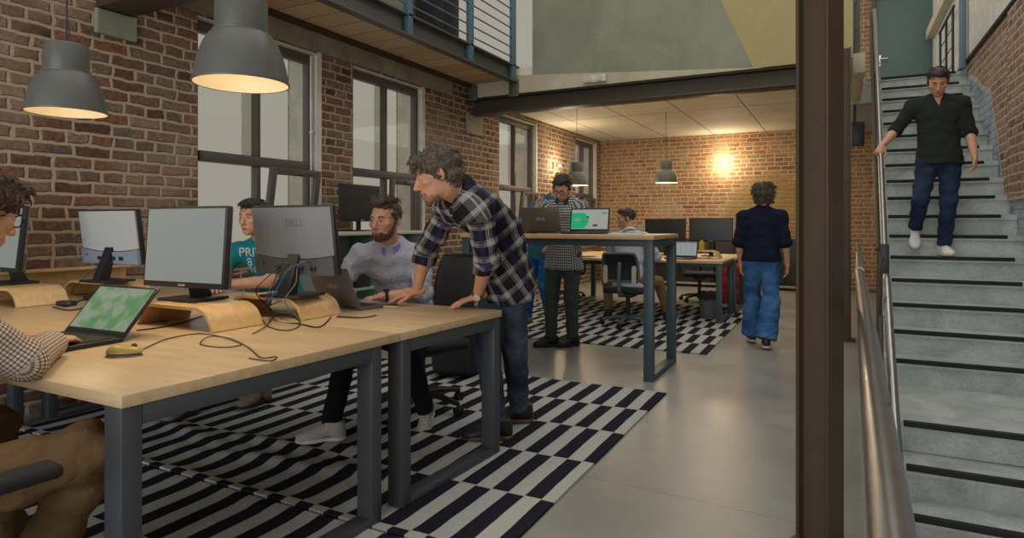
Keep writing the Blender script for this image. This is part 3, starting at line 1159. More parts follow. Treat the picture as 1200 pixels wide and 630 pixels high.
def screen_map():
    m, nt, b = nodes_of('screen_green_map')
    tc = N(nt, 'ShaderNodeTexCoord')
    n1 = N(nt, 'ShaderNodeTexNoise')
    n1.inputs['Scale'].default_value = 16
    n1.inputs['Detail'].default_value = 6
    L(nt, tc.outputs['Object'], n1.inputs['Vector'])
    r = ramp(nt, [(.38, (.09, .26, .10)), (.47, (.17, .30, .16)), (.56, (.30, .34, .27)), (.66, (.22, .33, .20))])
    L(nt, n1.outputs['Fac'], r.inputs[0])
    L(nt, r.outputs[0], b.inputs['Emission Color'])
    b.inputs['Emission Strength'].default_value = .75
    b.inputs['Base Color'].default_value = (.02, .02, .02, 1)
    b.inputs['Roughness'].default_value = .3
    return m


M['screen_map'] = screen_map()
M['page_white'] = emis('screen_white_page', (.34, .35, .31), .8)
M['page_green'] = emis('screen_green_block', (.0, .30, .115), 1.0)
M['page_dark'] = emis('screen_dark_text', (.03, .032, .03), 1.)
M['page_blue'] = emis('screen_bluish_page', (.28, .31, .31), .85)
M['page_line'] = emis('screen_grey_line', (.16, .18, .19), .9)


def laptop(label, loc, rz, lid, w, d, mat, screen, open_deg, logo=None, extras=None, group=None):
    """keyboard toward local -y, hinge at +y; lid height = lid"""
    o = thing('laptop', label, 'laptop', loc, rz, group)
    MB().box(-w / 2, -d, .0, w / 2, 0, .017, .004).build('base', mat, o)
    k = MB()
    rows, cols = 5, 13
    for i in range(rows):
        for j in range(cols):
            if i == 0 and 3 < j < 9:
                continue
            kx = -w * .43 + w * .86 * j / cols
            ky = -d * .52 + d * .42 * i / rows
            k.box(kx, ky, .016, kx + w * .86 / cols - .003, ky + d * .42 / rows - .003, .0195)
    k.box(-w * .43 + w * .86 * 4 / cols, -d * .52, .016, -w * .43 + w * .86 * 9 / cols - .003, -d * .52 + d * .42 / rows - .003, .0195)
    k.build('keyboard', M['keys'], o, smooth=0)
    MB().box(-.05, -d * .93, .0165, .05, -d * .60, .0178, .0004).build('touchpad', M['silver'], o)
    R = Matrix.Translation((0, -.002, .017)) @ Matrix.Rotation(math.radians(90 - open_deg), 4, 'X')
    lo = MB().box(-w / 2, 0, 0, w / 2, .008, lid, .003, M=R).build('lid', mat, o)
    MB().box(-w / 2 + .006, -.0012, .012, w / 2 - .006, .001, lid - .006, M=R).build('bezel', M['lap_black'], lo, smooth=0)
    sx0, sx1, sz0, sz1 = -w / 2 + .014, w / 2 - .014, .024, lid - .014
    MB().box(sx0, -.0022, sz0, sx1, -.001, sz1, M=R).build('screen', screen, lo, smooth=0)
    MB().cyl((-w * .4, 0, .014), (w * .4, 0, .014), .006, seg=10).build('hinge', M['lap_black'], o)
    if extras:
        for nm, mt, f in extras:
            e = MB()
            f(e, sx0, sx1, sz0, sz1)
            e.xf(R)
            e.build(nm, mt, lo, smooth=0)
    if logo:
        t = text_mb(logo, .042, .0006)
        t.xf(R @ Matrix.Translation((0, .0086, lid * .52)) @ Matrix.Rotation(math.pi, 4, 'Z') @ Matrix.Rotation(math.pi / 2, 4, 'X'))
        t.build('logo', M['silver'], lo, smooth=0)
    return o


def green_block(e, a, b, c, d):
    n = 10
    w = (b - a) * .48
    h = d - c
    pts = [(a, c + .005), (a + w * .75, c + .005)] + [(a + w * .75 + w * .25 * math.sin(math.pi * i / n) , c + .005 + h * .8 * i / n) for i in range(1, n)] + [(a + w * .75, c + .005 + h * .8), (a, c + .005 + h * .8)]
    e.prism(pts, 'y', -.003, -.0021)


def page_marks(e, a, b, c, d):
    w, h = b - a, d - c
    e.box(a + w * .60, -.003, c + h * .14, a + w * .73, -.0021, c + h * .24)
    e.box(a + w * .84, -.003, c + h * .80, a + w * .97, -.0021, c + h * .84)
    e.box(a + w * .42, -.003, c + h * .55, a + w * .48, -.0021, c + h * .66)


def page_pale(e, a, b, c, d):
    w, h = b - a, d - c
    for i in range(2):
        e.box(a + w * .08, -.0036, c + h * (.42 + .1 * i), a + w * .26, -.0031, c + h * (.45 + .1 * i))


def sheet_lines(e, a, b, c, d):
    w, h = b - a, d - c
    for i in range(1, 6):
        e.box(a + w * .04, -.003, c + h * i / 6.5, b - w * .04, -.0021, c + h * i / 6.5 + .0025)
    for i in range(1, 5):
        e.box(a + w * i / 5, -.003, c + h * .1, a + w * i / 5 + .003, -.0021, c + h * .82)
    e.box(a, -.003, d - h * .09, b, -.0021, d - h * .02)


laptop('open laptop with a green map on its screen, by the man in glasses at left', (-2.645, 1.485, DZ), math.radians(2), .235, .38, .25, M['lap_black'], M['screen_map'], 130)
laptop('grey laptop seen from behind, open before the bearded man', (-2.405, 2.63, DZ), math.radians(168), .225, .36, .25, M['lap_grey'], M['page_blue'], 112, logo='ASUS')
laptop('dark grey laptop seen from behind on the left of the standing table', (-2.42, 5.28, 1.125), math.pi, .225, .38, .25, M['lap_dark'], M['page_blue'], 104, logo='ASUS')
laptop('open laptop with a green and white page on the standing table', (-1.98, 5.32, 1.125), math.radians(3), .215, .365, .24, M['lap_black'], M['page_white'], 103,
       extras=[('page_block', M['page_green'], green_block), ('page_marks', M['page_dark'], page_marks), ('page_text', M['page_white'], page_pale)])
laptop('open laptop with a spreadsheet on the rear desk', (-1.80, 8.30, DZ), math.radians(-3), .215, .36, .24, M['lap_black'], M['page_blue'], 104, extras=[('page_lines', M['page_line'], sheet_lines)])

# =================================================================== PENDANT LAMPS
M['shade'] = plain('lamp_shade_grey', srgb(92, 92, 88), .42, .15, .05, 5)
M['shade_far'] = plain('lamp_shade_dark', srgb(74, 72, 64), .45, .15, .05, 5)
M['shade_in'] = plain('lamp_shade_inside', srgb(214, 204, 180), .5, 0, .02, 5)
M['bulb'] = emis('warm_bulb', (1., .86, .62), 1.2)
M['cord'] = plain('lamp_cord', srgb(50, 44, 44), .7, 0, .1, 40)


def pendant(label, x, y, zr, D, top, sh, watts, group):
    """factory-style shade: straight neck, step, bell; zr = height of the rim"""
    o = thing('pendant_lamp', label, 'lamp', (x, y, zr), 0, group)
    k = D / .37
    r = D / 2
    hb = .205 * k                       # bell height
    rn = r * .55                        # neck radius
    bell = [(r, 0), (r * .99, .012 * k), (r * .955, .045 * k), (r * .90, .09 * k), (r * .815, .14 * k), (r * .70, .183 * k), (rn * 1.07, hb)]
    body = [(rn * 1.07, hb), (rn * 1.07, hb + .008), (rn, hb + .012), (rn * .99, hb + .13 * k), (rn * .93, hb + .145 * k), (.03, hb + .148 * k), (.012, hb + .16 * k)]
    inner = [(r - .004, .0), (r * .94, .045 * k), (r * .88, .09 * k), (r * .79, .14 * k), (r * .66, .18 * k), (.06, hb - .006), (.001, hb - .006)]
    MB().lathe(cr2(bell) + body[1:], seg=48).build('shade', sh, o)
    MB().lathe(cr2(inner), seg=48).build('shade_lining', M['shade_in'], o)
    MB().lathe([(r - .005, -.001), (r + .002, -.001), (r + .002, .004), (r - .004, .005)], seg=48).build('rim', sh, o)
    MB().ball((0, 0, hb * .45), .045 * k, 14).build('bulb', M['bulb'], o)
    MB().cyl((0, 0, hb * .45), (0, 0, hb), .02 * k, seg=12).build('socket', M['cord'], o)
    c = MB().tube([(0, 0, hb + .15 * k), (0, 0, top - zr)], .004 if D > .3 else .004, 8)
    c.tube(cr([(.0, 0, hb + .16 * k + .12), (.012, .004, hb + .16 * k + .05), (.03, 0, hb + .148 * k)], 5), .003, 6)
    c.build('cord', M['cord'], o)
    if D < .5 and zr < 1.79:
        lamp('pendant_beam', 'SPOT', (x, y, zr + .02), 17, (1., .74, .42), .06, spot=math.radians(125), blend=.8)
    l = lamp('pendant_glow', 'POINT', (x, y, zr + .03), watts, (1., .74, .44), .05)
    return o


def cr2(p):
    return [(q.x, q.y) for q in cr([(a, b, 0) for a, b in p], 4)]


def lamp(name, kind, loc, power, col, size=.1, sizey=None, rot=(0, 0, 0), spot=None, blend=.5):
    l = bpy.data.lights.new(name, kind)
    l.energy = power
    l.color = col
    if kind == 'AREA':
        l.size = size
        if sizey:
            l.shape = 'RECTANGLE'
            l.size_y = sizey
    elif kind == 'SUN':
        l.angle = size
    else:
        l.shadow_soft_size = size
    if spot:
        l.spot_size = spot
        l.spot_blend = blend
    ob = bpy.data.objects.new(name, l)
    COL.objects.link(ob)
    ob.location = loc
    ob.rotation_euler = rot
    return ob


pendant('grey bell-shaped pendant lamp hanging at the left against the brick wall', -3.03, 1.59, 1.705, .315, 4.5, M['shade'], .9, 'pendant lamps over the front desks')
pendant('large grey bell-shaped pendant lamp in front of the nearest window', -2.13, 1.765, 1.775, .365, 4.5, M['shade'], 1.3, 'pendant lamps over the front desks')
pendant('small dark pendant lamp hanging before the end wall of the far room', -2.47, 10.15, 1.86, .37, 2.98, M['shade_far'], 9, 'pendant lamps in the far room')
pendant('small dark pendant lamp behind the two men at the standing table', -3.62, 9.2, 1.80, .37, 2.98, M['shade_far'], 9, 'pendant lamps in the far room')

# =================================================================== CHAIRS
M['mesh_black'] = plain('black_mesh_fabric', (.03, .03, .032), .8, 0, .3, 160, bump=.3)
M['seat_black'] = plain('black_seat_fabric', (.022, .022, .024), .9, 0, .2, 120, bump=.2)
M['chair_grey'] = plain('chair_grey_green', srgb(86, 100, 98), .6, 0, .1, 30)
M['lever'] = plain('pale_lever', srgb(186, 180, 160), .45, 0, .05, 20)


def office_chair(label, loc, rz, back_mat, frame, zseat=.46, zback=1.0, levers=False, arms=True, aw=.30, af=-.16, ah=.2, group='swivel office chairs'):
    """sitter faces local -y (backrest at +y)"""
    o = thing('office_chair', label, 'chair', loc, rz, group)
    MB().cyl((0, 0, .07), (0, 0, .12), .045, .04, 16).build('hub', frame, o)
    MB().cyl((0, 0, .1), (0, 0, zseat - .06), .026, seg=14).build('gas_column', M['black'], o)
    for k in range(5):
        a = 2 * math.pi * k / 5 + .3
        d = V(math.cos(a), math.sin(a), 0)
        lg = MB()
        lg.tube([d * .03 + UP * .10, d * .15 + UP * .098, d * .30 + UP * .07], [.028, .022, .015], 10).build('base_arm', frame, o)
        c = MB()
        t = V(-d.y, d.x, 0)
        for s_ in (-.014, .014):
            p = d * .30 + t * s_ + UP * .029
            c.cyl(p - t * .009, p + t * .009, .028, seg=16)
        c.cyl(d * .30 + UP * .03, d * .30 + UP * .075, .008, seg=8)
        c.build('caster', M['rubber'], o)
    s = MB()
    s.box(-.24, -.25, zseat - .07, .24, .22, zseat, .035, 4)
    s.build('seat', M['seat_black'], o)
    MB().box(-.09, -.1, zseat - .12, .09, .12, zseat - .065, .02).build('mechanism', M['black'], o)
    # backrest: curved panel in a rounded frame
    hb = zback - zseat - .08
    cy, z0 = .25, zseat + .08
    n, m_ = 12, 12
    vs, fs = [], []
    for i in range(n + 1):
        for j in range(m_ + 1):
            u, v = i / n * 2 - 1, j / m_
            wd = .22 * (1 - .12 * v) * min(1, 1.02 - .12 * abs(v * 2 - 1) ** 6)
            vs.append((u * wd, cy - .03 * (1 - u * u) + .06 * v * v - .02 * math.sin(v * 3.1), z0 + v * hb))
    k2 = m_ + 1
    for i in range(n):
        for j in range(m_):
            fs.append((i * k2 + j, (i + 1) * k2 + j, (i + 1) * k2 + j + 1, i * k2 + j + 1))
    off = len(vs)
    vs2 = vs + [(x, y + .018, z) for x, y, z in vs]
    fs2 = fs + [tuple(q + off for q in reversed(f)) for f in fs]
    rim = [i * k2 for i in range(n + 1)] + [n * k2 + j for j in range(1, m_ + 1)] + [i * k2 + m_ for i in range(n - 1, -1, -1)] + [j for j in range(m_ - 1, 0, -1)]
    for i in range(len(rim)):
        a, b = rim[i], rim[(i + 1) % len(rim)]
        fs2.append((a, b, b + off, a + off))
    b = MB().add(vs2, fs2).build('backrest', back_mat, o)
    MB().tube([Vector(vs[q]) + V(0, .009, 0) for q in rim], .016, 10, closed=True).build('back_frame', frame, b)
    MB().tube(cr([(0, .1, zseat - .09), (0, .29, zseat - .05), (0, .31, zseat + .15), (0, .285, zseat + .3)], 6), .022, 10).build('back_support', frame, o)
    if levers:
        for sx in (-.17, .17):
            MB().prism([(sx + .02 * math.cos(t) * 1.3, zseat + .16 + (.075 if math.sin(t) > 0 else -.075) + .03 * math.sin(t)) for t in [2 * math.pi * q / 20 for q in range(20)]], 'y', cy + .03, cy + .05).build('lever', M['lever'], o)
    if arms:
        for sx in (-1, 1):
            MB().tube(cr([(sx * .2, .02, zseat - .07), (sx * (aw - .01), .02, zseat - .05), (sx * aw, .03, zseat + ah * .5), (sx * aw, .02, zseat + ah)], 5), .018, 10).build('arm_post', frame, o)
            MB().box(sx * aw - .04, af, zseat + ah, sx * aw + .04, .12, zseat + ah + .035, .016, 3).build('armrest', M['rubber'], o)
    return o


office_chair('black swivel chair with a mesh back under the bearded man', (-2.43, 3.42, .012), math.radians(-22), M['mesh_black'], M['black'], .46, .99, arms=False)
office_chair('black swivel chair with padded arms under the man at the left edge', (-2.10, .56, .012), math.radians(176), M['mesh_black'], M['black'], .46, .98, aw=.425, af=-.32, ah=.15)
office_chair('swivel chair with pale levers on its back under the man in the white shirt', (-2.22, 7.28, .012), math.radians(178), M['seat_black'], M['chair_grey'], .46, .86, levers=True, arms=False)
office_chair('black swivel chair tucked under the rear desks', (-1.95, 10.15, 0), math.radians(8), M['mesh_black'], M['black'], .46, .74)
office_chair('black swivel chair left of the seated man, half hidden by the standing table', (-3.95, 9.6, 0), math.radians(30), M['mesh_black'], M['black'], .46, .95)

# =================================================================== FAR ROOM CLUTTER
M['cab'] = plain('black_cabinet_paint', srgb(46, 46, 46), .5, .1, .1, 8)
M['cab_edge'] = plain('grey_cabinet_trim', srgb(150, 144, 128), .5, 0, .1, 8)
M['red'] = plain('red_cabinet_paint', srgb(186, 44, 34), .45, 0, .06, 8)
cabs = [(-3.9, 'leftmost black cabinet against the end wall'), (-3.18, 'second black cabinet from the left against the end wall'), (-2.46, 'middle black cabinet against the end wall, behind the black screens'), (-1.74, 'black cabinet against the end wall, right of the rear desk laptop'), (-.86, 'black cabinet by the end wall at the right, behind the woman')]
proto = None
for x, lb in cabs:
    if proto is None:
        proto = o = thing('low_cabinet', lb, 'cabinet', (x, 12.62, 0), 0, 'black cabinets along the end wall')
        MB().box(-.35, -.22, .09, .35, .22, .92, .005).build('body', M['cab'], o)
        for s_ in (-1, 1):
            dd = MB().box(s_ * .175 - .168, -.238, .11, s_ * .175 + .168, -.222, .90, .003).build('door', M['cab'], o)
            MB().box(s_ * .03 - .006, -.255, .45, s_ * .03 + .006, -.238, .58, .003).build('handle', M['cab_edge'], dd)
        MB().box(-.36, -.25, .05, .36, .22, .09, .003).build('base_trim', M['cab_edge'], o)
        for sx in (-.3, .3):
            for sy in (-.18, .18):
                MB().cyl((sx - .012, sy, .026), (sx + .012, sy, .026), .026, seg=14).build('caster', M['black'], o)
    else:
        dup(proto, (x, 12.62, 0), 0, lb)
o = thing('drawer_pedestal', 'red drawer pedestal under the right end of the rear desks', 'drawer unit', (-1.42, 10.3, 0))
MB().box(-.2, -.26, .04, .2, .26, .60, .006).build('body', M['red'], o)
for k in range(3):
    d_ = MB().box(-.19, -.275, .06 + k * .178, .19, -.261, .225 + k * .178, .003).build('drawer', M['red'], o)
    MB().box(-.06, -.288, .19 + k * .178, .06, -.275, .2 + k * .178, .002).build('handle', M['cab_edge'], d_)
for sx in (-.16, .16):
    for sy in (-.22, .22):
        MB().cyl((sx - .012, sy, .022), (sx + .012, sy, .022), .022, seg=12).build('caster', M['black'], o)

M['bin'] = plain('smoky_bin_plastic', srgb(92, 90, 84), .4, 0, .1, 12)
o = thing('waste_bin', 'grey waste bin with a bag over its rim beside the rear desk leg', 'bin', (-1.48, 8.32, .012))
MB().lathe([(.001, 0), (.10, 0), (.135, .32), (.128, .32), (.095, .012), (.001, .012)], seg=32).build('bucket', M['bin'], o)
bg_ = [(.139 + .004 * math.sin(i * 1.7), .25 - .02 * abs(math.sin(i * 2.1))) for i in range(1)]
rimb = MB()
n = 48
vs, fs = [], []
for i in range(n):
    a = 2 * math.pi * i / n
    f = .006 * math.sin(9 * a) + .004 * math.sin(5 * a + 1)
    for r, z in ((.125, .29), (.132, .335 + f * .5), (.145 + f * .3, .32), (.146 + f, .25 + f)):
        vs.append((r * math.cos(a), r * math.sin(a), z))
for i in range(n):
    for j in range(3):
        a, b = i * 4 + j, ((i + 1) % n) * 4 + j
        fs.append((a, b, b + 1, a + 1))
rimb.add(vs, fs).build('bag', M['rubber'], o)

# black backpack on the floor behind the bearded man's chair
o = thing('backpack', 'black backpack standing behind the bearded man’s chair', 'backpack', (-2.72, 4.30, .012), .3)
b_ = MB().box(-.19, -.12, 0, .19, .12, .56, .09, 5)
b_.build('bag_body', M['seat_black'], o)
MB().box(-.15, -.17, .04, .15, -.10, .32, .05, 4).build('front_pocket', M['seat_black'], o)
for sx in (-.1, .1):
    MB().tube(cr([(sx, .10, .52), (sx, .2, .46), (sx * 1.1, .21, .25), (sx, .12, .06)], 6), .016, 8).build('strap', M['rubber'], o)
MB().tube(cr([(-.05, 0, .55), (-.04, 0, .61), (.04, 0, .61), (.05, 0, .55)], 6), .01, 8).build('carry_loop', M['rubber'], o)

# pale green shelf unit below the window with a screen on it
M['mint'] = plain('mint_paint', srgb(150, 172, 154), .5, 0, .05, 6)
M['shelf_top'] = plain('pale_shelf_top', srgb(192, 186, 168), .45, 0, .04, 6)
o = thing('shelf_unit', 'mint-green shelf unit under the window behind the bearded man', 'shelf', (-4.35, 5.1, 0))
s = MB()
for y in (4.42, 5.12, 5.86):
    s.box(-4.56, y - .02, 0, -4.14, y + .02, 1.10, .003)
s.box(-4.56, 4.44, 0, -4.545, 5.84, 1.1)
s.build('uprights', M['mint'], o, world=True)
MB().box(-4.57, 4.38, 1.10, -4.12, 5.9, 1.135, .004).build('top', M['shelf_top'], o, world=True)
for z in (.08, .56):
    MB().box(-4.56, 4.44, z, -4.15, 5.84, z + .025, .002).build('shelf', M['mint'], o, world=True)
bx = [(4.52, .16, .3, 'dark storage box on the left of the mint shelf'), (4.8, .2, .26, 'dark storage box beside the divider of the mint shelf'), (5.32, .3, .33, 'wide dark storage box on the right of the mint shelf')]
for y, wy, hz, lb in bx:
    b_ = thing('storage_box', lb, 'box', (-4.33, y + wy / 2, .585), 0, 'dark boxes on the mint shelf')
    MB().box(-.16, -wy / 2, 0, .16, wy / 2, hz - .03, .006).build('box_body', M['cab'], b_)
    MB().box(-.165, -wy / 2 - .005, hz - .04, .165, wy / 2 + .005, hz, .006).build('lid', M['black'], b_)
monitor('black screen standing on the mint shelf in front of the window', (-4.33, 5.06, 1.135), math.radians(90), -3, .60, .375, .10, M['black'], M['black'], M['screen_off'], group='black screen by the window', stand='post', ports=False)

# wall lamps that wash the far brick
M['lamp_glass'] = emis('lit_lamp_glass', (1., .86, .58), .9)
for lb, p, nrm in (('lit wall lamp on the end wall above the woman', (-2.02, YB, 2.38), (0, -1, 0)), ('lit wall lamp on the window wall of the far room', (XW, 10.55, 2.25), (1, 0, 0))):
    o = thing('wall_lamp', lb, 'lamp', p, 0, 'wall lamps of the far room')
    n_ = Vector(nrm)
    MB().cyl((0, 0, 0), n_ * .03, .05, seg=20).build('wall_plate', M['lever'], o)
    MB().tube([n_ * .03, n_ * .08], .012, 8).build('arm', M['lever'], o)
    MB().ball(n_ * .11, .03, 16).build('globe', M['lamp_glass'], o)
    lamp('wall_lamp_glow', 'POINT', Vector(p) + n_ * .26, 24, (1., .80, .54), .06)

# small things on the rear desks and standing table
M['yellow'] = plain('yellow_plastic', srgb(196, 156, 40), .4, 0, .05, 10)
o = thing('spray_bottle', 'small yellow bottle behind the rear-desk laptop', 'bottle', (-1.62, 8.6, DZ + .101))
MB().lathe([(.001, 0), (.032, 0), (.034, .02), (.032, .1), (.016, .125), (.014, .14), (.001, .14)], seg=24).build('bottle_body', M['yellow'], o)
MB().lathe([(.001, .14), (.018, .14), (.017, .17), (.001, .172)], seg=20).build('cap', M['black'], o)
M['paper'] = plain('paper_white', srgb(200, 196, 182), .7, 0, .03, 20)
tag(MB().box(-1.70, 5.0, 1.125, -1.45, 5.25, 1.131, .001).build('notebook', M['paper']), 'pale notebook lying at the right of the standing table', 'notebook')
tag(MB().box(-3.2, 8.0, DZ, -2.95, 8.22, DZ + .012, .003).build('tablet', M['black']), 'black tablet lying on the rear desk left of the seated man', 'tablet')
o = thing('headphones', 'small black headset lying by the laptops on the standing table', 'headphones', (-2.47, 5.02, 1.125), .4)
MB().tube(cr([(-.08, 0, .015), (-.075, .07, .012), (0, .11, .012), (.075, .07, .012), (.08, 0, .015)], 6), .007, 8).build('headband', M['black'], o)
for sx in (-.08, .08):
    MB().cyl((sx, -.0, .0), (sx, 0, .028), .03, seg=18).build('ear_cup', M['rubber'], o)

# =================================================================== SMALL THINGS ON THE FRONT DESKS
M['mouse_top'] = plain('mouse_cream', srgb(176, 150, 84), .35, 0, .04, 12)
M['mouse_low'] = plain('mouse_grey', srgb(96, 92, 76), .4, 0, .05, 12)
M['cable'] = plain('black_cable', (.016, .016, .018), .5, 0, .1, 40)
M['cable_grey'] = plain('grey_cable', srgb(96, 92, 88), .5, 0, .1, 40)
M['cable_blue'] = plain('blue_plug', srgb(44, 70, 130), .45, 0, .08, 40)
mloc = onz(146, 417, DZ)
o = thing('computer_mouse', 'cream computer mouse with a cable near the desk corner', 'mouse', (mloc.x, mloc.y, DZ), math.radians(-52))


def mouse_shell(z0, z1, s_):
    vs, fs = [], []
    n, m_ = 28, 8
    for j in range(m_ + 1):
        t = j / m_
        k = math.cos(t * math.pi / 2 * .98)
        for i in range(n):
            a = 2 * math.pi * i / n
            y = .058 * math.sin(a) * (k ** .6)
            x = .032 * math.cos(a) * (k ** .6) * (1 - .12 * math.sin(a))
            z = z0 + (z1 - z0) * math.sin(t * math.pi / 2) * (1 - .25 * math.sin(a) * k)
            vs.append((x * s_, y * s_, z))
    for j in range(m_):
        for i in range(n):
            l = (i + 1) % n
            fs.append((j * n + i, j * n + l, (j + 1) * n + l, (j + 1) * n + i))
    fs.append(tuple(range(n))[::-1])
    fs.append(tuple(m_ * n + i for i in range(n)))
    return MB().add(vs, fs)


mouse_shell(.012, .038, 1.).build('top_shell', M['mouse_top'], o)
MB().add([(v[0], v[1], v[2]) for v in mouse_shell(.0, .016, 1.02).v], mouse_shell(0, .016, 1.02).f).build('lower_shell', M['mouse_low'], o)
MB().cyl((-.004, .03, .034), (.004, .03, .034), .009, seg=14).build('scroll_wheel', M['black'], o)


def dpt(u, v, z=DZ):
    p = onz(u, v, z)
    return Vector((p.x, p.y, z))


def cable(label, pts, r=.0026, mat='cable', closed=False):
    pts = [Vector(p) for p in pts]
    return tag(MB().tube(cr(pts, 8), r, 6).build('cable', M[mat]), label, 'cable', 'cables on the front desks')


e = .004
cable('thin dark mouse cable looping across the near desk to its front edge', [dpt(168, 410) + UP * e, dpt(196, 398) + UP * e, dpt(232, 392) + UP * e, dpt(262, 396) + UP * e, dpt(283, 404) + UP * e, dpt(262, 408) + UP * e, dpt(235, 404) + UP * e, dpt(246, 397) + UP * e * 2.4, dpt(270, 399) + UP * e * 2, dpt(291, 408) + UP * e, dpt(306, 420) + UP * e, dpt(324, 419) + UP * e, dpt(316, 424) + UP * e, dpt(292, 421) + UP * e], .0022)
R2 = Matrix.Rotation(math.radians(187), 3, 'Z')


def mc(x, y, z):
    return V(-2.395, 2.34, RZ + .06) + R2 @ V(x, y, z)


cable('black cable hanging from the ports of the grey monitor, looping lowest toward the front', [mc(-.02, .075, .10), mc(-.01, .16, .04), mc(.0, .24, -.04), dpt(322, 376) + UP * .006, dpt(350, 380) + UP * e, dpt(374, 384) + UP * e, dpt(388, 372) + UP * e], .003)
cable('black cable from the grey monitor running left across the desk', [mc(.05, .075, .10), mc(.06, .15, .05), mc(.10, .2, -.03), dpt(318, 365) + UP * e, dpt(302, 371) + UP * e, dpt(274, 360) + UP * e, dpt(248, 352) + UP * e], .003)
cable('grey cable of the knot behind the grey monitor, bowing to the right', [mc(-.06, .075, .105), mc(-.09, .14, .08), mc(-.13, .2, .02), mc(-.12, .26, -.06), dpt(352, 378) + UP * e, dpt(328, 374) + UP * e], .0026, 'cable_grey')
cable('black cable dropping straight from the grey monitor beside its stand', [mc(.01, .075, .10), mc(.03, .13, .06), mc(.05, .15, -.02), mc(.06, .16, -.09), dpt(316, 356) + UP * e, dpt(300, 352) + UP * e], .003)
cable('blue-ended cable plugged into the right of the grey monitor', [mc(-.10, .07, .11), mc(-.13, .12, .115), mc(-.06, .16, .08), mc(.0, .18, -.02), mc(.03, .2, -.09), dpt(330, 352) + UP * e], .004, 'cable_blue')
cable('black cable trailing from the middle monitor past the left riser', [dpt(222, 356) + UP * .006, dpt(206, 366) + UP * e, dpt(182, 362) + UP * e, dpt(160, 352) + UP * e, dpt(150, 360) + UP * e, dpt(168, 370) + UP * e, dpt(196, 378) + UP * e], .003)
cable('thin black cable in a wide loop between the plywood riser and the desk edge', [dpt(306, 374) + UP * e, dpt(316, 384) + UP * e, dpt(338, 388) + UP * e, dpt(352, 380) + UP * e, dpt(340, 370) + UP * e, dpt(322, 372) + UP * e * 2.2, dpt(312, 384) + UP * e * 2.2, dpt(296, 392) + UP * e], .0024)
R3 = V(-3.98, 2.38, RZ)
cable('black cable falling from the pale monitor by the brick wall', [R3 + V(.0, -.06, .12), R3 + V(-.08, -.12, .06), R3 + V(-.16, -.18, -.06), dpt(98, 345) + UP * e, dpt(120, 338) + UP * e, dpt(140, 344) + UP * e], .003)
cable('black cable in front of the left riser, lying in a curl', [dpt(60, 352) + UP * e, dpt(76, 360) + UP * e, dpt(96, 352) + UP * e, dpt(118, 347) + UP * e, dpt(112, 356) + UP * e, dpt(84, 364) + UP * e, dpt(62, 360) + UP * e], .0035)
cable('black cable lying between the two middle risers', [dpt(160, 388) + UP * e, dpt(190, 384) + UP * e, dpt(222, 376) + UP * e, dpt(246, 366) + UP * e, dpt(262, 352) + UP * e], .003)
cable('thin black cable hooked over the plywood by the grey laptop', [dpt(394, 372) + UP * e, dpt(414, 373) + UP * e, dpt(432, 372) + UP * e, dpt(441, 370) + UP * e], .0028)
for (u, v, wx, wy, rz, lb) in ((78, 358, .10, .05, .3, 'black power adapter lying behind the green-map laptop'), (105, 352, .09, .045, -.2, 'second black power adapter, farther from the laptop')):
    p = dpt(u, v)
    o = tag(MB().box(-wx / 2, -wy / 2, 0, wx / 2, wy / 2, .028, .008).build('power_adapter', M['black']), lb, 'adapter', 'power adapters on the desk')
    o.location = p
    o.rotation_euler.z = rz
# pen with blue cap, pencil
a, b = dpt(437, 360), dpt(466, 361)
o = thing('pen', 'cream pen with a blue cap lying before the leaning man’s hand', 'pen', a + UP * .006)
d = (b - a)
MB().cyl(d * .38, d, .0055, .0045, 12).build('barrel', plain('pen_cream', srgb(206, 178, 120), .4), o)
MB().cyl((0, 0, 0), d * .42, .0065, seg=12).build('cap', M['cable_blue'], o)
a, b = dpt(396, 371), dpt(424, 373)
o = tag(MB().cyl((0, 0, 0), b - a, .004, seg=8).build('pencil', plain('pencil_brown', srgb(120, 76, 50), .5)), 'brown pencil lying in front of the grey laptop', 'pencil')
o.location = a + UP * .004

# =================================================================== PEOPLE
def A3(p):
    return np.array([p[0], p[1], p[2]], dtype=np.float64)


def unit(v):
    v = Vector(v)
    return v / v.length


class Cone:
    """tapered capsule, optionally flattened across and cut flat at an end"""
    def __init__(s, a, b, ra, rb, lat=None, ratio=1., fa=False, fb=False, k=None, fr=0, sub=False):
        s.a, s.b, s.ra, s.rb, s.ratio, s.fa, s.fb, s.k, s.fr, s.sub = A3(a), A3(b), ra, rb, ratio, fa, fb, k, fr, sub
        ab = s.b - s.a
        s.L = np.linalg.norm(ab) + 1e-9
        s.ax = ab / s.L
        if lat is not None:
            l = A3(lat)
            l = l - s.ax * l.dot(s.ax)
            s.lat = l / np.linalg.norm(l)
            s.dep = np.cross(s.ax, s.lat)
        else:
            s.lat = None

    def box(s):
        r = max(s.ra, s.rb) * max(1, s.ratio)
        return np.minimum(s.a, s.b) - r, np.maximum(s.a, s.b) + r

    def dist(s, X, Y, Z):
        x, y, z = X - s.a[0], Y - s.a[1], Z - s.a[2]
        t = x * s.ax[0] + y * s.ax[1] + z * s.ax[2]
        tc = np.clip(t / s.L, 0, 1)
        e = t - tc * s.L
        rr = s.ra + (s.rb - s.ra) * tc
        if s.lat is None:
            q = x * x + y * y + z * z - t * t + e * e
            d = np.sqrt(np.maximum(q, 0)) - rr
        else:
            l = x * s.lat[0] + y * s.lat[1] + z * s.lat[2]
            o = x * s.dep[0] + y * s.dep[1] + z * s.dep[2]
            d = (np.sqrt(l * l + (o / s.ratio) ** 2 + e * e) - rr) * (.5 + .5 * s.ratio)
        if s.fb:
            d = np.maximum(d, t - s.L)
        if s.fa:
            d = np.maximum(d, -t)
        return d


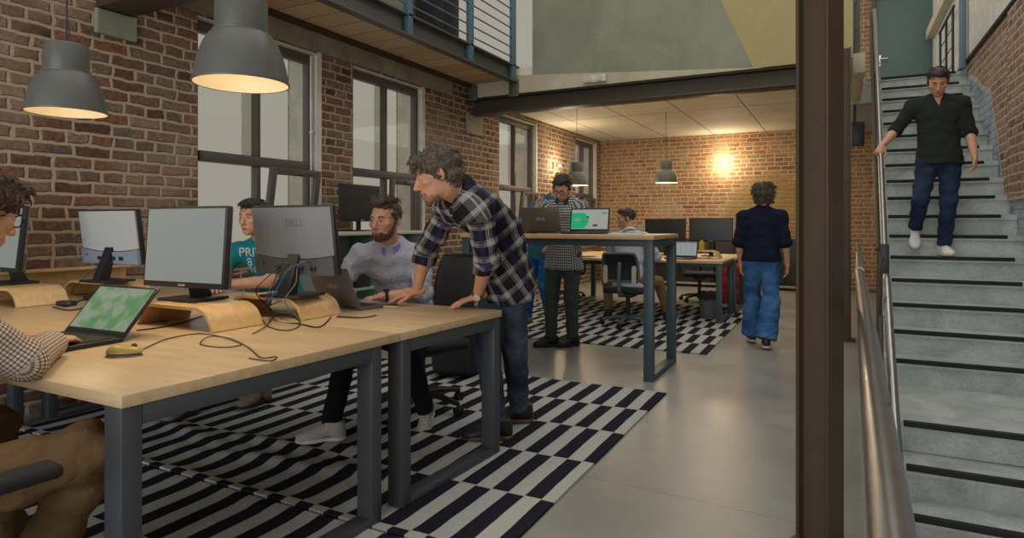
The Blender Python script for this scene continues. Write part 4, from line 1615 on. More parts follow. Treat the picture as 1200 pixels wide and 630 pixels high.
class Ell:
    def __init__(s, c, r, R=None, k=None, sub=False):
        s.c, s.r = A3(c), np.array(r, float)
        s.R = np.eye(3) if R is None else R
        s.k, s.sub = k, sub

    def box(s):
        m = s.r.max() if not np.allclose(s.R, np.eye(3)) else s.r
        return s.c - m, s.c + m

    def dist(s, X, Y, Z):
        x, y, z = X - s.c[0], Y - s.c[1], Z - s.c[2]
        R = s.R
        p = [R[i, 0] * x + R[i, 1] * y + R[i, 2] * z for i in range(3)]
        k0 = np.sqrt(sum((p[i] / s.r[i]) ** 2 for i in range(3)))
        k1 = np.sqrt(sum((p[i] / s.r[i] ** 2) ** 2 for i in range(3))) + 1e-9
        return k0 * (k0 - 1) / k1


def field(prims, h, k, cuts=(), noise=None, pad=.02):
    lo = np.min([p.box()[0] for p in prims if not p.sub], axis=0) - pad
    hi = np.max([p.box()[1] for p in prims if not p.sub], axis=0) + pad
    n = np.ceil((hi - lo) / h).astype(int) + 1
    axs = [lo[i] + h * np.arange(n[i]) for i in range(3)]
    F = np.full(n, .3, dtype=np.float32)
    for p in prims:
        kk = k if p.k is None else p.k
        bl, bh = p.box()
        m = kk + 3 * h
        i0 = np.maximum(((bl - m - lo) / h).astype(int), 0)
        i1 = np.minimum(((bh + m - lo) / h).astype(int) + 2, n)
        if np.any(i1 <= i0):
            continue
        sl = tuple(slice(a, b) for a, b in zip(i0, i1))
        X = axs[0][sl[0]][:, None, None]
        Y = axs[1][sl[1]][None, :, None]
        Z = axs[2][sl[2]][None, None, :]
        d = p.dist(X, Y, Z).astype(np.float32)
        S = F[sl]
        if p.sub:
            d = -d
            g = np.maximum(kk - np.abs(S - d), 0) / max(kk, 1e-6)
            F[sl] = np.maximum(S, d) + g * g * kk * .25
        else:
            g = np.maximum(kk - np.abs(S - d), 0) / max(kk, 1e-6)
            F[sl] = np.minimum(S, d) - g * g * kk * .25
    X, Y, Z = axs[0][:, None, None], axs[1][None, :, None], axs[2][None, None, :]
    if noise is not None:
        F = F + noise(X, Y, Z).astype(np.float32)
    for p, nn in cuts:
        F = np.maximum(F, ((X - p[0]) * nn[0] + (Y - p[1]) * nn[1] + (Z - p[2]) * nn[2]).astype(np.float32))
    return F, lo, h


def nets(F, lo, h):
    """surface nets: grid of signed distances -> vertices, quads"""
    s = F < 0
    n = np.array(F.shape)
    c = n - 1
    ncell = int(np.prod(c))
    acc = np.zeros((3, ncell))
    cnt = np.zeros(ncell)
    quads = []
    stride = np.array([c[1] * c[2], c[2], 1])
    for ax in range(3):
        A = [slice(None)] * 3
        B = [slice(None)] * 3
        A[ax] = slice(0, -1)
        B[ax] = slice(1, None)
        A, B = tuple(A), tuple(B)
        idx = np.argwhere(s[A] != s[B])
        if not len(idx):
            continue
        fa, fb = F[A][tuple(idx.T)], F[B][tuple(idx.T)]
        sg = s[A][tuple(idx.T)]
        t = fa / (fa - fb)
        pos = idx.astype(float)
        pos[:, ax] += t
        o1, o2 = [(1, 2), (2, 0), (0, 1)][ax]
        ok = (idx[:, o1] > 0) & (idx[:, o2] > 0) & (idx[:, o1] < c[o1]) & (idx[:, o2] < c[o2])
        idx, pos, sg = idx[ok], pos[ok], sg[ok]
        ids = []
        for d1, d2 in ((-1, -1), (0, -1), (0, 0), (-1, 0)):
            cell = idx.copy()
            cell[:, o1] += d1
            cell[:, o2] += d2
            f = cell @ stride
            ids.append(f)
            cnt += np.bincount(f, minlength=ncell)
            for q in range(3):
                acc[q] += np.bincount(f, weights=pos[:, q], minlength=ncell)
        Q = np.stack(ids, 1)
        Q[~sg] = Q[~sg][:, ::-1]
        quads.append(Q)
    used = np.nonzero(cnt > 0)[0]
    remap = np.full(ncell, -1)
    remap[used] = np.arange(len(used))
    V_ = (acc[:, used] / cnt[used]).T * h + lo
    return V_, remap[np.concatenate(quads)]


def relax(Vt, Q, it=1, w=.5):
    for _ in range(it):
        S = np.zeros_like(Vt)
        C = np.zeros(len(Vt))
        for a, b in ((0, 1), (1, 2), (2, 3), (3, 0)):
            np.add.at(S, Q[:, a], Vt[Q[:, b]])
            np.add.at(S, Q[:, b], Vt[Q[:, a]])
            C += np.bincount(Q[:, a], minlength=len(Vt)) + np.bincount(Q[:, b], minlength=len(Vt))
        Vt = Vt * (1 - w) + w * S / np.maximum(C, 1)[:, None]
    return Vt


def skin_mesh(name, pieces, mat, parent, attr=None):
    """pieces: (verts, quads) arrays in world space -> one mesh object"""
    vs, fs, o = [], [], 0
    for v, q in pieces:
        vs.append(v)
        fs.append(q + o)
        o += len(v)
    Vt, Q = np.concatenate(vs), np.concatenate(fs)
    loc = np.array(wmat(parent).translation) if parent is not None else np.zeros(3)
    me = bpy.data.meshes.new(name)
    me.from_pydata((Vt - loc).tolist(), [], Q.tolist())
    me.shade_smooth()
    me.materials.append(mat)
    if attr is not None:
        at_ = me.attributes.new('cloth', 'FLOAT_VECTOR', 'POINT')
        at_.data.foreach_set('vector', attr(Vt).astype(np.float32).ravel())
    ob = bpy.data.objects.new(name, me)
    COL.objects.link(ob)
    ob.parent = parent
    return ob


def wob(amp, f, seed=0.):
    def n(X, Y, Z):
        return amp * (np.sin(f * X + 1.7 * np.sin(f * .6 * Z + seed) + seed) * np.sin(f * .9 * Y + 1.3 * np.sin(f * .7 * X) + 2 * seed) * .6
                      + np.sin(f * 1.3 * Z + 1.2 * np.sin(f * .5 * (X + Y)) + seed) * .5)
    return n


# ------------------------------------------------------------------ head
class HeadFrame:
    def __init__(s, c, f, up, sc):
        s.f = unit(f)
        u = Vector(up)
        s.u = unit(u - s.f * u.dot(s.f))
        s.r = s.f.cross(s.u)
        s.c, s.sc = Vector(c), sc
        s.M = np.array([s.r, s.f, s.u]).T * sc

    def arr(s, Vt):
        return Vt @ s.M.T + np.array(s.c)

    def w(s, p):
        return s.c + (s.r * p[0] + s.f * p[1] + s.u * p[2]) * s.sc


def head_prims(fem=False, nose=1., jaw=1.):
    P = [Ell((0, -.018, .040), (.074, .094, .082)), Ell((0, .018, -.02), (.064, .074, .085), k=.03),
         Ell((0, .034, -.072), (.048 * jaw, .050, .042), k=.03), Ell((0, .066, -.100), (.022 * jaw, .020, .018), k=.025),
         Cone((-.034, .080, .024), (.034, .080, .024), .0105, .0105, k=.016),
         Ell((-.045, .058, -.020), (.021, .022, .018), k=.02), Ell((.045, .058, -.020), (.021, .022, .018), k=.02),
         Ell((-.029, .098, .004), (.015, .016, .0105), k=.010, sub=True), Ell((.029, .098, .004), (.015, .016, .0105), k=.010, sub=True),
         Ell((-.031, .0755, .003), (.0135, .0125, .0115), k=.003), Ell((.031, .0755, .003), (.0135, .0125, .0115), k=.003),
         Cone((0, .086, .012), (0, .113 * nose, -.034), .0078, .0122, k=.010),
         Ell((-.011, .098, -.040), (.008, .010, .008), k=.006), Ell((.011, .098, -.040), (.008, .010, .008), k=.006),
         Cone((-.019, .084, -.0665), (.019, .084, -.0665), .0075, .0075, k=.006), Cone((0, .090, -.066), (0, .090, -.064), .007, .007, k=.008),
         Cone((-.014, .084, -.078), (.014, .084, -.078), .0078, .0078, k=.006),
         Cone((-.022, .095, -.0722), (.022, .095, -.0722), .0022, .0022, k=.003, sub=True)]
    for sx in (-1, 1):
        a = sx * .25
        R = np.array([[math.cos(a), math.sin(a), 0], [-math.sin(a), math.cos(a), 0], [0, 0, 1.]])
        P.append(Ell((sx * .079, -.012, -.006), (.010, .021, .032), R, k=.008))
        P.append(Ell((sx * .087, -.006, -.003), (.006, .010, .018), R, k=.006, sub=True))
    return P


TUFT = {'curly': (420, .030, .0036, (0, -.1, -.5), .42), 'quiff': (320, .038, .0026, (0, -1, .1), .22), 'short': (300, .026, .0026, (0, .2, -.6), .30), 'thin': (120, .02, .002, (0, -.5, -.6), .15), 'bob': (420, .042, .0042, (0, -.3, -.7), .55)}
HAIR = {
    'curly': dict(add=[Ell((0, -.032, .052), (.086, .106, .086)), Ell((0, .056, .084), (.066, .052, .036)), Ell((0, -.078, -.02), (.074, .048, .062)), Ell((-.062, .015, .055), (.028, .06, .05)), Ell((.062, .015, .055), (.028, .06, .05))],
                  sub=[Ell((0, .112, -.022), (.080, .070, .080)), Ell((-.08, .035, -.045), (.03, .055, .05)), Ell((.08, .035, -.045), (.03, .055, .05))], amp=.009, f=150., zc=-.085),
    'quiff': dict(add=[Ell((0, -.026, .044), (.079, .097, .083)), Ell((0, .045, .110), (.058, .05, .026)), Ell((0, -.02, .115), (.06, .07, .022))],
                  sub=[Ell((0, .115, -.005), (.085, .070, .088)), Ell((-.085, .02, -.04), (.03, .062, .055)), Ell((.085, .02, -.04), (.03, .062, .055)), Ell((0, -.09, -.085), (.08, .06, .05))], amp=.0035, f=190., zc=-.055),
    'short': dict(add=[Ell((0, -.026, .046), (.080, .098, .084)), Ell((0, .035, .095), (.060, .055, .032))],
                  sub=[Ell((0, .114, -.016), (.082, .068, .084)), Ell((-.085, .025, -.035), (.03, .06, .052)), Ell((.085, .025, -.035), (.03, .06, .052)), Ell((0, -.09, -.09), (.08, .06, .05))], amp=.005, f=170., zc=-.06),
    'thin': dict(add=[Ell((0, -.028, .040), (.078, .097, .080))],
                 sub=[Ell((0, .105, .03), (.085, .085, .085)), Ell((-.085, .03, -.035), (.03, .06, .052)), Ell((.085, .03, -.035), (.03, .06, .052)), Ell((0, -.085, .125), (.03, .03, .025))], amp=.003, f=190., zc=-.06),
    'bob': dict(add=[Ell((0, -.028, .050), (.098, .108, .098)), Ell((0, -.055, -.02), (.092, .064, .075)), Ell((.045, -.03, .10), (.05, .06, .045)), Ell((-.05, -.04, .085), (.045, .055, .05))],
                sub=[Ell((0, .115, -.01), (.075, .075, .09)), Ell((0, -.05, -.105), (.09, .09, .05))], amp=.010, f=120., zc=-.085),
}


def human(label, loc, J, face, up=(0, 0, 1), hs=1., ws=1., fem=False, hair='short', haircol='hair_brown', skin='skin', beard=None, glasses=None,
          shirt=None, pants=None, shoes=None, hands=None, watch=None, hm=.004, bm=.009, jaw=1., collar=None, bend=None, tufts=1., placket=None, stub=0.):
    o = thing('person', label, 'person', loc)
    G = {k: Vector(v) for k, v in J.items()}
    pel = (G['hipL'] + G['hipR']) / 2
    nk = G['nk']
    cl = unit(G['shL'] - G['shR'])
    pl = unit(G['hipL'] - G['hipR'])
    trunk = nk - pel
    fwd = unit(cl.cross(unit(trunk)))
    bo = Vector(bend) if bend else Vector((0, 0, 0))
    mid = pel + trunk * .45 + bo
    ch = nk - unit(nk - mid) * .15
    HFm = HeadFrame(G['hd'], face, up, hs)
    hb = HFm.w((0, -.022, -.07))
    sk = M[skin]

    hem = (shirt or {}).get('hem', .026)

    def trunk_prims(e, es, low, flat):
        d1 = unit(mid - pel)
        w1, w2, w3 = (.150 + e) * ws, (.138 + e) * ws, (.160 + e) * ws
        pr = [Cone(pel - d1 * low, mid, w1 + (hem if flat else 0), w2, pl, .76, fa=flat, fr=0), Cone(mid, ch, w2, w3, cl, .66, fr=0),
              Cone(G['shL'], G['shR'], (.050 + es) * ws, (.050 + es) * ws, fr=0)]
        for s_ in 'LR':
            pr.append(Cone(nk + unit(trunk) * .015, G['sh' + s_], .046 + es, .050 + es, fr=0))
            pr.append(Cone(ch + (G['sh' + s_] - ch) * .35 - unit(trunk) * .03, G['sh' + s_], .075 + es, .052 + es, fr=0))
        return pr

    # ---- skin: trunk, limbs, neck
    B = trunk_prims(-.014, -.010, 0, False)
    B.append(Cone(nk - unit(trunk) * .02, hb, .056 * hs * (.88 if fem else 1), .052 * hs * (.88 if fem else 1)))
    for s_ in 'LR':
        sh, el, wr = G['sh' + s_], G['el' + s_], G['wr' + s_]
        hp, kn, an = G['hip' + s_], G['kn' + s_], G['an' + s_]
        q = .88 if fem else 1.
        B += [Cone(sh, el, .046 * q, .039 * q), Cone(el, el + (wr - el) * .35, .040 * q, .039 * q), Cone(el + (wr - el) * .35, wr, .039 * q, .026 * q, k=.01)]
        B += [Cone(hp, kn, .078, .054), Cone(kn, kn + (an - kn) * .35, .052, .052), Cone(kn + (an - kn) * .35, an, .052, .036)]
    pieces = []
    F = field(B, bm, .03)
    v, q = nets(*F)
    pieces.append((relax(v, q, 1), q))
    hp_ = [p for p in head_prims(fem, jaw=jaw)]
    iM = np.linalg.inv(HFm.M)
    nkl = iM @ (np.array(nk + unit(trunk) * .0) - np.array(HFm.c))
    hp_.append(Cone((0, -.022, -.06), nkl, .053 * (.88 if fem else 1), .055 * (.88 if fem else 1), k=.02))
    F = field(hp_, hm, .02, pad=.012)
    v, q = nets(*F)
    pieces.append((HFm.arr(relax(v, q, 1, .35)), q))
    # ---- hands
    for s_ in 'LR':
        if not hands or s_ not in hands or hands[s_] is None:
            hd_ = dict(D=unit(G['wr' + s_] - G['el' + s_]), N=None)
        else:
            hd_ = dict(hands[s_])
        D = unit(hd_['D'])
        Np = Vector(hd_['N']) if hd_.get('N') is not None else (cl * (-1 if s_ == 'L' else 1))
        Np = unit(Np - D * Np.dot(D))
        S = D.cross(Np) if s_ == 'R' else Np.cross(D)
        cu = hd_.get('curl', .45)
        cu = [cu] * 4 if isinstance(cu, (int, float)) else cu
        spr = hd_.get('spread', .08)
        wr = G['wr' + s_]
        hsz = hd_.get('size', .97)
        P = [Cone(wr - D * .03, wr + D * .015, .026, .027, S, .8), Cone(wr + D * .015, wr + D * .078 * hsz, .030 * hsz, .036 * hsz, S, .42, k=.015)]
        for i, (off, ln, rad) in enumerate(((.028, .072, .0088), (.0095, .080, .0090), (-.010, .074, .0086), (-.028, .058, .0076))):
            b = wr + D * (.083 - .004 * abs(i - 1)) * hsz + S * off * hsz
            a0 = spr * (1.3 - i)
            dr = unit(D * math.cos(a0) + S * math.sin(a0))
            ang = 0.
            rr = rad * hsz
            p0 = b - dr * .012
            for sg, fr in enumerate((.46, .30, .24)):
                ang += cu[i] * (.55, 1., .8)[sg]
                dd = dr * math.cos(ang) + Np * math.sin(ang)
                p1 = p0 + dd * (ln * fr * hsz + (.012 if sg == 0 else 0))
                P.append(Cone(p0, p1, rr, rr * .93, k=.004))
                p0, rr = p1, rr * .93
        ta = hd_.get('thumb', .75)
        tb = wr + D * .022 * hsz + S * .022 * hsz
        d1 = unit(D * math.cos(ta) + S * math.sin(ta) + Np * .25)
        p1 = tb + d1 * .045 * hsz
        d2 = unit(D * math.cos(ta * .5) + S * math.sin(ta * .5) + Np * .3)
        p2 = p1 + d2 * .032 * hsz
        p3 = p2 + unit(D + S * .1 + Np * .25) * .024 * hsz
        P += [Cone(tb, p1, .0135, .0115, k=.012), Cone(p1, p2, .0105, .0098, k=.004), Cone(p2, p3, .0098, .0082, k=.004)]
        F = field(P, .0042 if hm < .005 else .005, .010)
        v, q = nets(*F)
        pieces.append((relax(v, q, 1, .3), q))
    skin_mesh('body', pieces, sk, o)

    # ---- face details
    for sx in (-1, 1):
        e_ = MB().ball((0, 0, 0), (.0115, .0112, .0056), 12)
        e_.xf(Matrix.Translation((sx * .031, .0782, .003)))
        e_.v = [HFm.w(p) for p in e_.v]
        ey = e_.build('eye', M['eye_white'], o, world=True)
        e_ = MB().ball((sx * .031, .0868, .0025), (.0058, .003, .0058), 12)
        e_.v = [HFm.w(p) for p in e_.v]
        e_.build('iris', M['iris'], ey, world=True)
        e_ = MB().tube(cr([(sx * .0165, .0925, .0205), (sx * .031, .0925, .0268), (sx * .048, .077, .0218)], 4), [.0022 + .0016 * math.sin(math.pi * i / 8) for i in range(9)], 6)
        e_.v = [HFm.w(p) for p in e_.v]
        e_.build('eyebrow', M[haircol], o, world=True)
    e_ = MB().tube(cr([(-.020, .0885, -.0715), (-.009, .0948, -.0688), (0, .0962, -.070), (.009, .0948, -.0688), (.020, .0885, -.0715)], 4), [.0015 + .0034 * math.sin(math.pi * i / 16) for i in range(17)], 8)
    e_.tube(cr([(-.016, .0878, -.0765), (0, .0926, -.0785), (.016, .0878, -.0765)], 5), [.0015 + .0040 * math.sin(math.pi * i / 10) for i in range(11)], 8)
    e_.v = [HFm.w(p) for p in e_.v]
    e_.build('lips', M['lips'], o, world=True)

    # ---- hair, beard
    hd_ = HAIR[hair]
    sb_ = [Cone((sx * .0715, .004, .036), (sx * .0745, .001, -.018), .012, .0085, k=.015) for sx in (-1, 1)] if hair in ('quiff', 'short', 'curly') else []
    pr = [Ell(p.c, p.r, p.R, .025) for p in hd_['add']] + [Ell(p.c, p.r, p.R, .012, True) for p in hd_['sub']] + sb_
    F = field(pr, hm * .9, .02, cuts=[((0, 0, hd_['zc']), (0, 0, -1))], noise=wob(hd_['amp'] / 1.1, hd_['f'] * .55, .7))
    v, q = nets(*F)
    nt_, ln_, rd_, flow, up0 = TUFT.get(hair, (0, 0, 0, (0, 0, 0), 0))
    tb = MB()
    rng = random.Random(len(label) * 7 + nt_)
    for _ in range(int(nt_ * tufts)):
        p = Vector(v[rng.randrange(len(v))])
        nn = (p - V(0, -.02, .03)).normalized()
        fl = Vector(flow) + V(p.x * 6, 0, 0) + V(rng.uniform(-1, 1), rng.uniform(-1, 1), rng.uniform(-1, 1)) * (.9 if 'curl' in hair or hair == 'bob' else .35)
        fl = fl - nn * fl.dot(nn)
        fl = fl.normalized() if fl.length > 1e-6 else nn.orthogonal()
        l = ln_ * rng.uniform(.6, 1.3)
        sd = nn.cross(fl) * rng.uniform(-.5, .5)
        p0 = p - nn * .004
        pts = [p0, p0 + nn * l * up0 * .5 + fl * l * .3, p0 + nn * l * up0 * .75 + (fl + sd * .5) * l * .68, p0 + nn * l * up0 * .55 + (fl + sd) * l]
        tb.tube(pts, [rd_, rd_ * 1.05, rd_ * .7, rd_ * .15], 5)
    pcs = [(HFm.arr(v), q)]
    if tb.v:
        tv = np.array([tuple(p) for p in tb.v])
        pcs.append((HFm.arr(tv), np.array([f for f in tb.f if len(f) == 4])))
    skin_mesh('hair', pcs, M[haircol], o)
    if beard:
        sb = stub
        pr = [Ell((0, .030, -.074), (.055 * jaw - sb, .060 - sb, .047 - sb), k=.02), Ell((0, .068, -.098), (.030 - sb, .028 - sb, .026 - sb), k=.02)]
        for sx in (-1, 1):
            if not sb:
                pr.append(Cone((sx * .071, .004, -.004), (sx * .052, .030, -.075), .011, .017, k=.02))
            pr.append(Cone((sx * .004, .099, -.0575), (sx * .027, .084, -.070), .0062, .0072, k=.006))
        pr.append(Ell((0, .105, -.0735), (.021, .022, .0095), k=.004, sub=True))
        F = field(pr, hm * .9, .015, noise=wob(.0022 if not stub else .0006, 260., .3), cuts=[((0, .045, -.047), (0, .46, 1))])
        v, q = nets(*F)
        skin_mesh('beard', [(HFm.arr(v), q)], M[beard], o)
    if glasses:
        g = MB()
        for sx in (-1, 1):
            c = V(sx * .033, .102, -.001)
            pts = []
            for i in range(24):
                a = 2 * math.pi * i / 24
                ex = .026 * abs(math.cos(a)) ** .6 * (1 if math.cos(a) > 0 else -1)
                ez = .019 * abs(math.sin(a)) ** .6 * (1 if math.sin(a) > 0 else -1)
                pts.append(c + V(ex, -.006 * abs(ex * sx > 0) * abs(ex) / .026, ez))
            g.tube(pts, .0024, 6, closed=True)
            g.tube(cr([c + V(sx * .026, -.006, .010), c + V(sx * .048, -.03, .012), V(sx * .080, -.005, .008), V(sx * .078, -.03, -.012)], 5), .0024, 6)
        g.tube(cr([(-.008, .103, .003), (0, .106, .007), (.008, .103, .003)], 4), .0022, 6)
        g.v = [HFm.w(p) for p in g.v]
        g.build('spectacles', M[glasses], o, world=True)

    # ---- shirt
    frames = []
    frames.append((A3(pel), A3(unit(trunk)), A3(cl)))
    if shirt:
        e, es = shirt.get('e', .006), shirt.get('es', .004)
        S = trunk_prims(e, es, shirt.get('low', .12), True)
        if shirt.get('vneck'):
            c_ = nk + fwd * .085 - unit(trunk) * .01
            S.append(Cone(c_ + unit(trunk) * .05, c_ - unit(trunk) * .055, .058, .012, k=.008, sub=True))
        S.insert(0, Cone(nk - unit(trunk) * .02, nk + unit(hb - nk) * shirt.get('neck', .03), .064 * hs, .060 * hs, fb=True, k=.02, fr=0))
        for i, s_ in enumerate('LR'):
            sh, el, wr = G['sh' + s_], G['el' + s_], G['wr' + s_]
            ax_ = unit(el - sh)
            l_ = ax_.cross(fwd)
            frames.append((A3(sh), A3(ax_), A3(unit(l_))))
            ax2 = unit(wr - el)
            l2 = ax2.cross(fwd)
            frames.append((A3(el), A3(ax2), A3(unit(l2))))
            sl = shirt.get('sleeve', .2)
            r_ = .050 + es + .004
            if sl <= 0:
                f_ = 1 + sl
                S.append(Cone(sh, sh + (el - sh) * f_, r_, r_ + .004, fb=True, fr=1 + 2 * i))
            else:
                S.append(Cone(sh, el, r_, r_ - .004, fr=1 + 2 * i))
                S.append(Cone(el, el + (wr - el) * sl, r_ - .004, r_ - .008 + shirt.get('cuff', 0) - .006 * sl, fb=True, k=.02, fr=2 + 2 * i))

        def coords(Vt):
            best = np.full(len(Vt), 9.)
            out = np.zeros((len(Vt), 3))
            for p in S:
                if p.sub:
                    continue
                d = p.dist(Vt[:, 0], Vt[:, 1], Vt[:, 2])
                if p.fr in (1, 3):
                    t = (Vt - p.a) @ p.ax
                    d = d + np.maximum(.07 - t, 0) * 1.2
                m = d < best
                best[m] = d[m]
                og, ax, la = frames[p.fr]
                r = Vt[m] - og
                R_ = .19 if p.fr == 0 else .052
                dp_ = -(r @ np.cross(ax, la))
                an_ = np.arctan2(r @ la, dp_) * R_
                if p.fr == 0:
                    out[m] = np.stack([an_, r @ ax - .6 * np.maximum(np.abs(r @ la) - .13, 0), dp_], 1)
                else:
                    out[m] = np.stack([an_, r @ ax, dp_], 1)
            return out
        F = field(S, shirt.get('h', .0085), shirt.get('k', .035), noise=wob(shirt.get('fold', .004), 46., 1.1))
        v, q = nets(*F)
        so = skin_mesh(shirt.get('name', 'shirt'), [(relax(v, q, 1, .4), q)], M[shirt['mat']], o, coords)
        o['_shirt'] = so.name
        if placket:
            bv = BVHTree.FromPolygons([Vector(x) for x in v.tolist()], q.tolist())
            strip, bt = [], MB()
            for i in range(25):
                t = .02 + .90 * i / 24
                base = nk - unit(trunk) * .01 - trunk * t * .9
                row = []
                for dx in (-.017, .017):
                    hit = bv.ray_cast(base + fwd * .5 + cl * dx, -fwd)
                    row.append(hit[0] + fwd * .0025 if hit[0] else None)
                strip.append(row)
                if i % 4 == 2 and row[0] and row[1]:
                    m_ = (row[0] + row[1]) / 2
                    bt.cyl(m_, m_ + fwd * .0035, .0055, seg=10)
            sm = MB()
            for i in range(24):
                a, b = strip[i], strip[i + 1]
                if all(a) and all(b) and (a[0] - b[0]).length < .08:
                    sm.add([a[0], a[1], b[1], b[0], a[0] - fwd * .006, a[1] - fwd * .006, b[1] - fwd * .006, b[0] - fwd * .006], [(0, 1, 2, 3), (7, 6, 5, 4), (0, 4, 5, 1), (1, 5, 6, 2), (2, 6, 7, 3), (3, 7, 4, 0)])
            if sm.v:
                sm.build('placket', M[placket], so, world=True)
            if bt.v:
                bt.build('buttons', M['sole_white'], so, world=True)
        if collar:
            c0 = nk + unit(hb - nk) * .028
            ax_ = unit(hb - nk)
            fr_ = unit(fwd - ax_ * fwd.dot(ax_))
            rt_ = fr_.cross(ax_)
            cm = MB()
            n = 24
            vs, fs = [], []
            for i in range(n + 1):
                a = math.radians(18 + 324 * i / n)
                dirv = fr_ * math.cos(a) + rt_ * math.sin(a)
                fl_ = 1 - abs(2 * i / n - 1)           # 0 at the points in front, 1 at the nape
                lp = .034 + .022 * (1 - fl_) ** 4
                p_in = c0 + dirv * .066 * hs
                p_top = c0 + dirv * .070 * hs + ax_ * .030
                p_out = c0 + dirv * (.080 * hs + lp * .55) - ax_ * (lp - .016)
                vs += [p_in, p_top, p_out, p_out - ax_ * .003 - dirv * .004]
            for i in range(n):
                for j in range(3):
                    fs.append((i * 4 + j, (i + 1) * 4 + j, (i + 1) * 4 + j + 1, i * 4 + j + 1))
            cm.add(vs, fs).build('collar', M[collar], so, world=True)
    # ---- trousers
    if pants:
        e = pants.get('e', .010)
        fl_ = pants.get('flare', 0)
        d1 = unit(mid - pel)
        T = [Cone(G['hipL'], G['hipR'], .094 + e * .5 + pants.get('he', 0), .094 + e * .5 + pants.get('he', 0)), Cone(pel, pel + d1 * pants.get('rise', .10), (.142 + e * .3) * ws, (.136 + e * .3) * ws, pl, .74, fb=True)]
        for s_ in 'LR':
            hp, kn, an = G['hip' + s_], G['kn' + s_], G['an' + s_]
            T += [Cone(hp, kn, .084 + e, .060 + e, k=.025), Cone(kn, an - unit(an - kn) * .0, .060 + e + fl_ * .35, .046 + e + fl_, fb=True, k=.02)]
        F = field(T, .009, .03, noise=wob(pants.get('fold', .004), 40., .4))
        v, q = nets(*F)
        skin_mesh('trousers', [(relax(v, q, 1, .4), q)], M[pants['mat']], o)
    # ---- shoes
    if shoes:
        for s_ in 'LR':
            if s_ not in shoes['dir']:
                continue
            an = G['an' + s_]
            f = unit(shoes['dir'][s_])
            u = unit(UP - f * UP.dot(f))
            r = f.cross(u)
            sc_ = shoes.get('size', 1.)
            Mx = np.array([r, f, u]).T * sc_
            org = np.array(an - u * .085 * sc_)
            pr = [Ell((0, -.045, .04), (.036, .038, .045)), Cone((0, -.03, .078), (0, .09, .042), .036, .034, k=.03), Ell((0, .10, .028), (.043, .075, .030), k=.03), Ell((0, .135, .024), (.040, .045, .024), k=.03),
                  Cone((0, -.028, .06), (0, -.035, .105), .039, .041, fb=True, k=.02)]
            F = field(pr, .005 if hm < .005 else .006, .03, cuts=[((0, 0, .008), (0, 0, -1))])
            v, q = nets(*F)
            sh_ = skin_mesh('shoe', [(relax(v, q, 1, .3) @ Mx.T + org, q)], M[shoes['mat']], o)
            pr = [Ell((0, -.042, .012), (.040, .042, .03)), Cone((0, -.03, .012), (0, .1, .012), .036, .042, k=.02), Ell((0, .112, .012), (.046, .075, .03), k=.03)]
            F = field(pr, .005, .02, cuts=[((0, 0, 0), (0, 0, -1)), ((0, 0, .024), (0, 0, 1))])
            v, q = nets(*F)
            skin_mesh('sole', [(v @ Mx.T + org, q)], M[shoes.get('sole', 'rubber')], sh_)
            lc = MB()
            for i in range(5):
                y = .03 + .018 * i
                z = .104 - .40 * (y - .02)
                lc.tube(cr([(-.024, y - .004, z - .010), (0, y, z + .002), (.024, y - .004, z - .010)], 4), .003, 6)
            lc.v = [Vector(Mx @ np.array(p) + org) for p in lc.v]
            lc.build('laces', M[shoes.get('lace', 'rubber')], sh_, world=True)
    if watch:
        s_, face_m, strap_m, out = watch
        wr, el = G['wr' + s_], G['el' + s_]
        ax_ = unit(el - wr)
        c = wr + ax_ * .025
        ou = unit(Vector(out) - ax_ * Vector(out).dot(ax_))
        si = ax_.cross(ou)
        pts = [c + ou * math.cos(a) * .029 + si * math.sin(a) * .031 for a in [2 * math.pi * i / 24 for i in range(24)]]
        vs, fs = [], []
        for p in pts:
            nrm = unit(p - c)
            vs += [p - ax_ * .009, p + nrm * .003 - ax_ * .009, p + nrm * .003 + ax_ * .009, p + ax_ * .009]
        for i in range(24):
            j = (i + 1) % 24
            for k in range(4):
                l = (k + 1) % 4
                fs.append((i * 4 + k, j * 4 + k, j * 4 + l, i * 4 + l))
        wt = MB().add(vs, fs).build('watch_strap', M[strap_m], o, world=True)
        MB().cyl(c + ou * .029, c + ou * .038, .019, seg=24).build('watch_face', M[face_m], wt, world=True)
    del_ = o.get('_shirt')
    if del_:
        del o['_shirt']
    return o, (bpy.data.objects[del_] if del_ else None)


def skin_mat(name, c):
    m, nt, b = nodes_of(name)
    tc = N(nt, 'ShaderNodeTexCoord')
    nz = N(nt, 'ShaderNodeTexNoise')
    nz.inputs['Scale'].default_value = 22
    nz.inputs['Detail'].default_value = 4
    L(nt, tc.outputs['Object'], nz.inputs['Vector'])
    r = ramp(nt, [(.3, [x * y for x, y in zip(c, (.95, .84, .80))]), (.7, [x * y for x, y in zip(c, (1.04, 1.08, 1.08))])])
    L(nt, nz.outputs['Fac'], r.inputs[0])
    L(nt, r.outputs[0], b.inputs['Base Color'])
    b.inputs['Roughness'].default_value = .52
    b.inputs['Subsurface Weight'].default_value = .08
    b.inputs['Subsurface Radius'].default_value = (.01, .004, .002)
    return m


M['skin'] = skin_mat('skin', srgb(196, 146, 116))
M['skin_pale'] = skin_mat('skin_pale', srgb(204, 158, 130))
M['eye_white'] = plain('eye_white', srgb(176, 160, 150), .25)
M['iris'] = plain('iris_dark', srgb(52, 40, 32), .2)
M['lips'] = plain('lip_skin', srgb(160, 96, 80), .5)


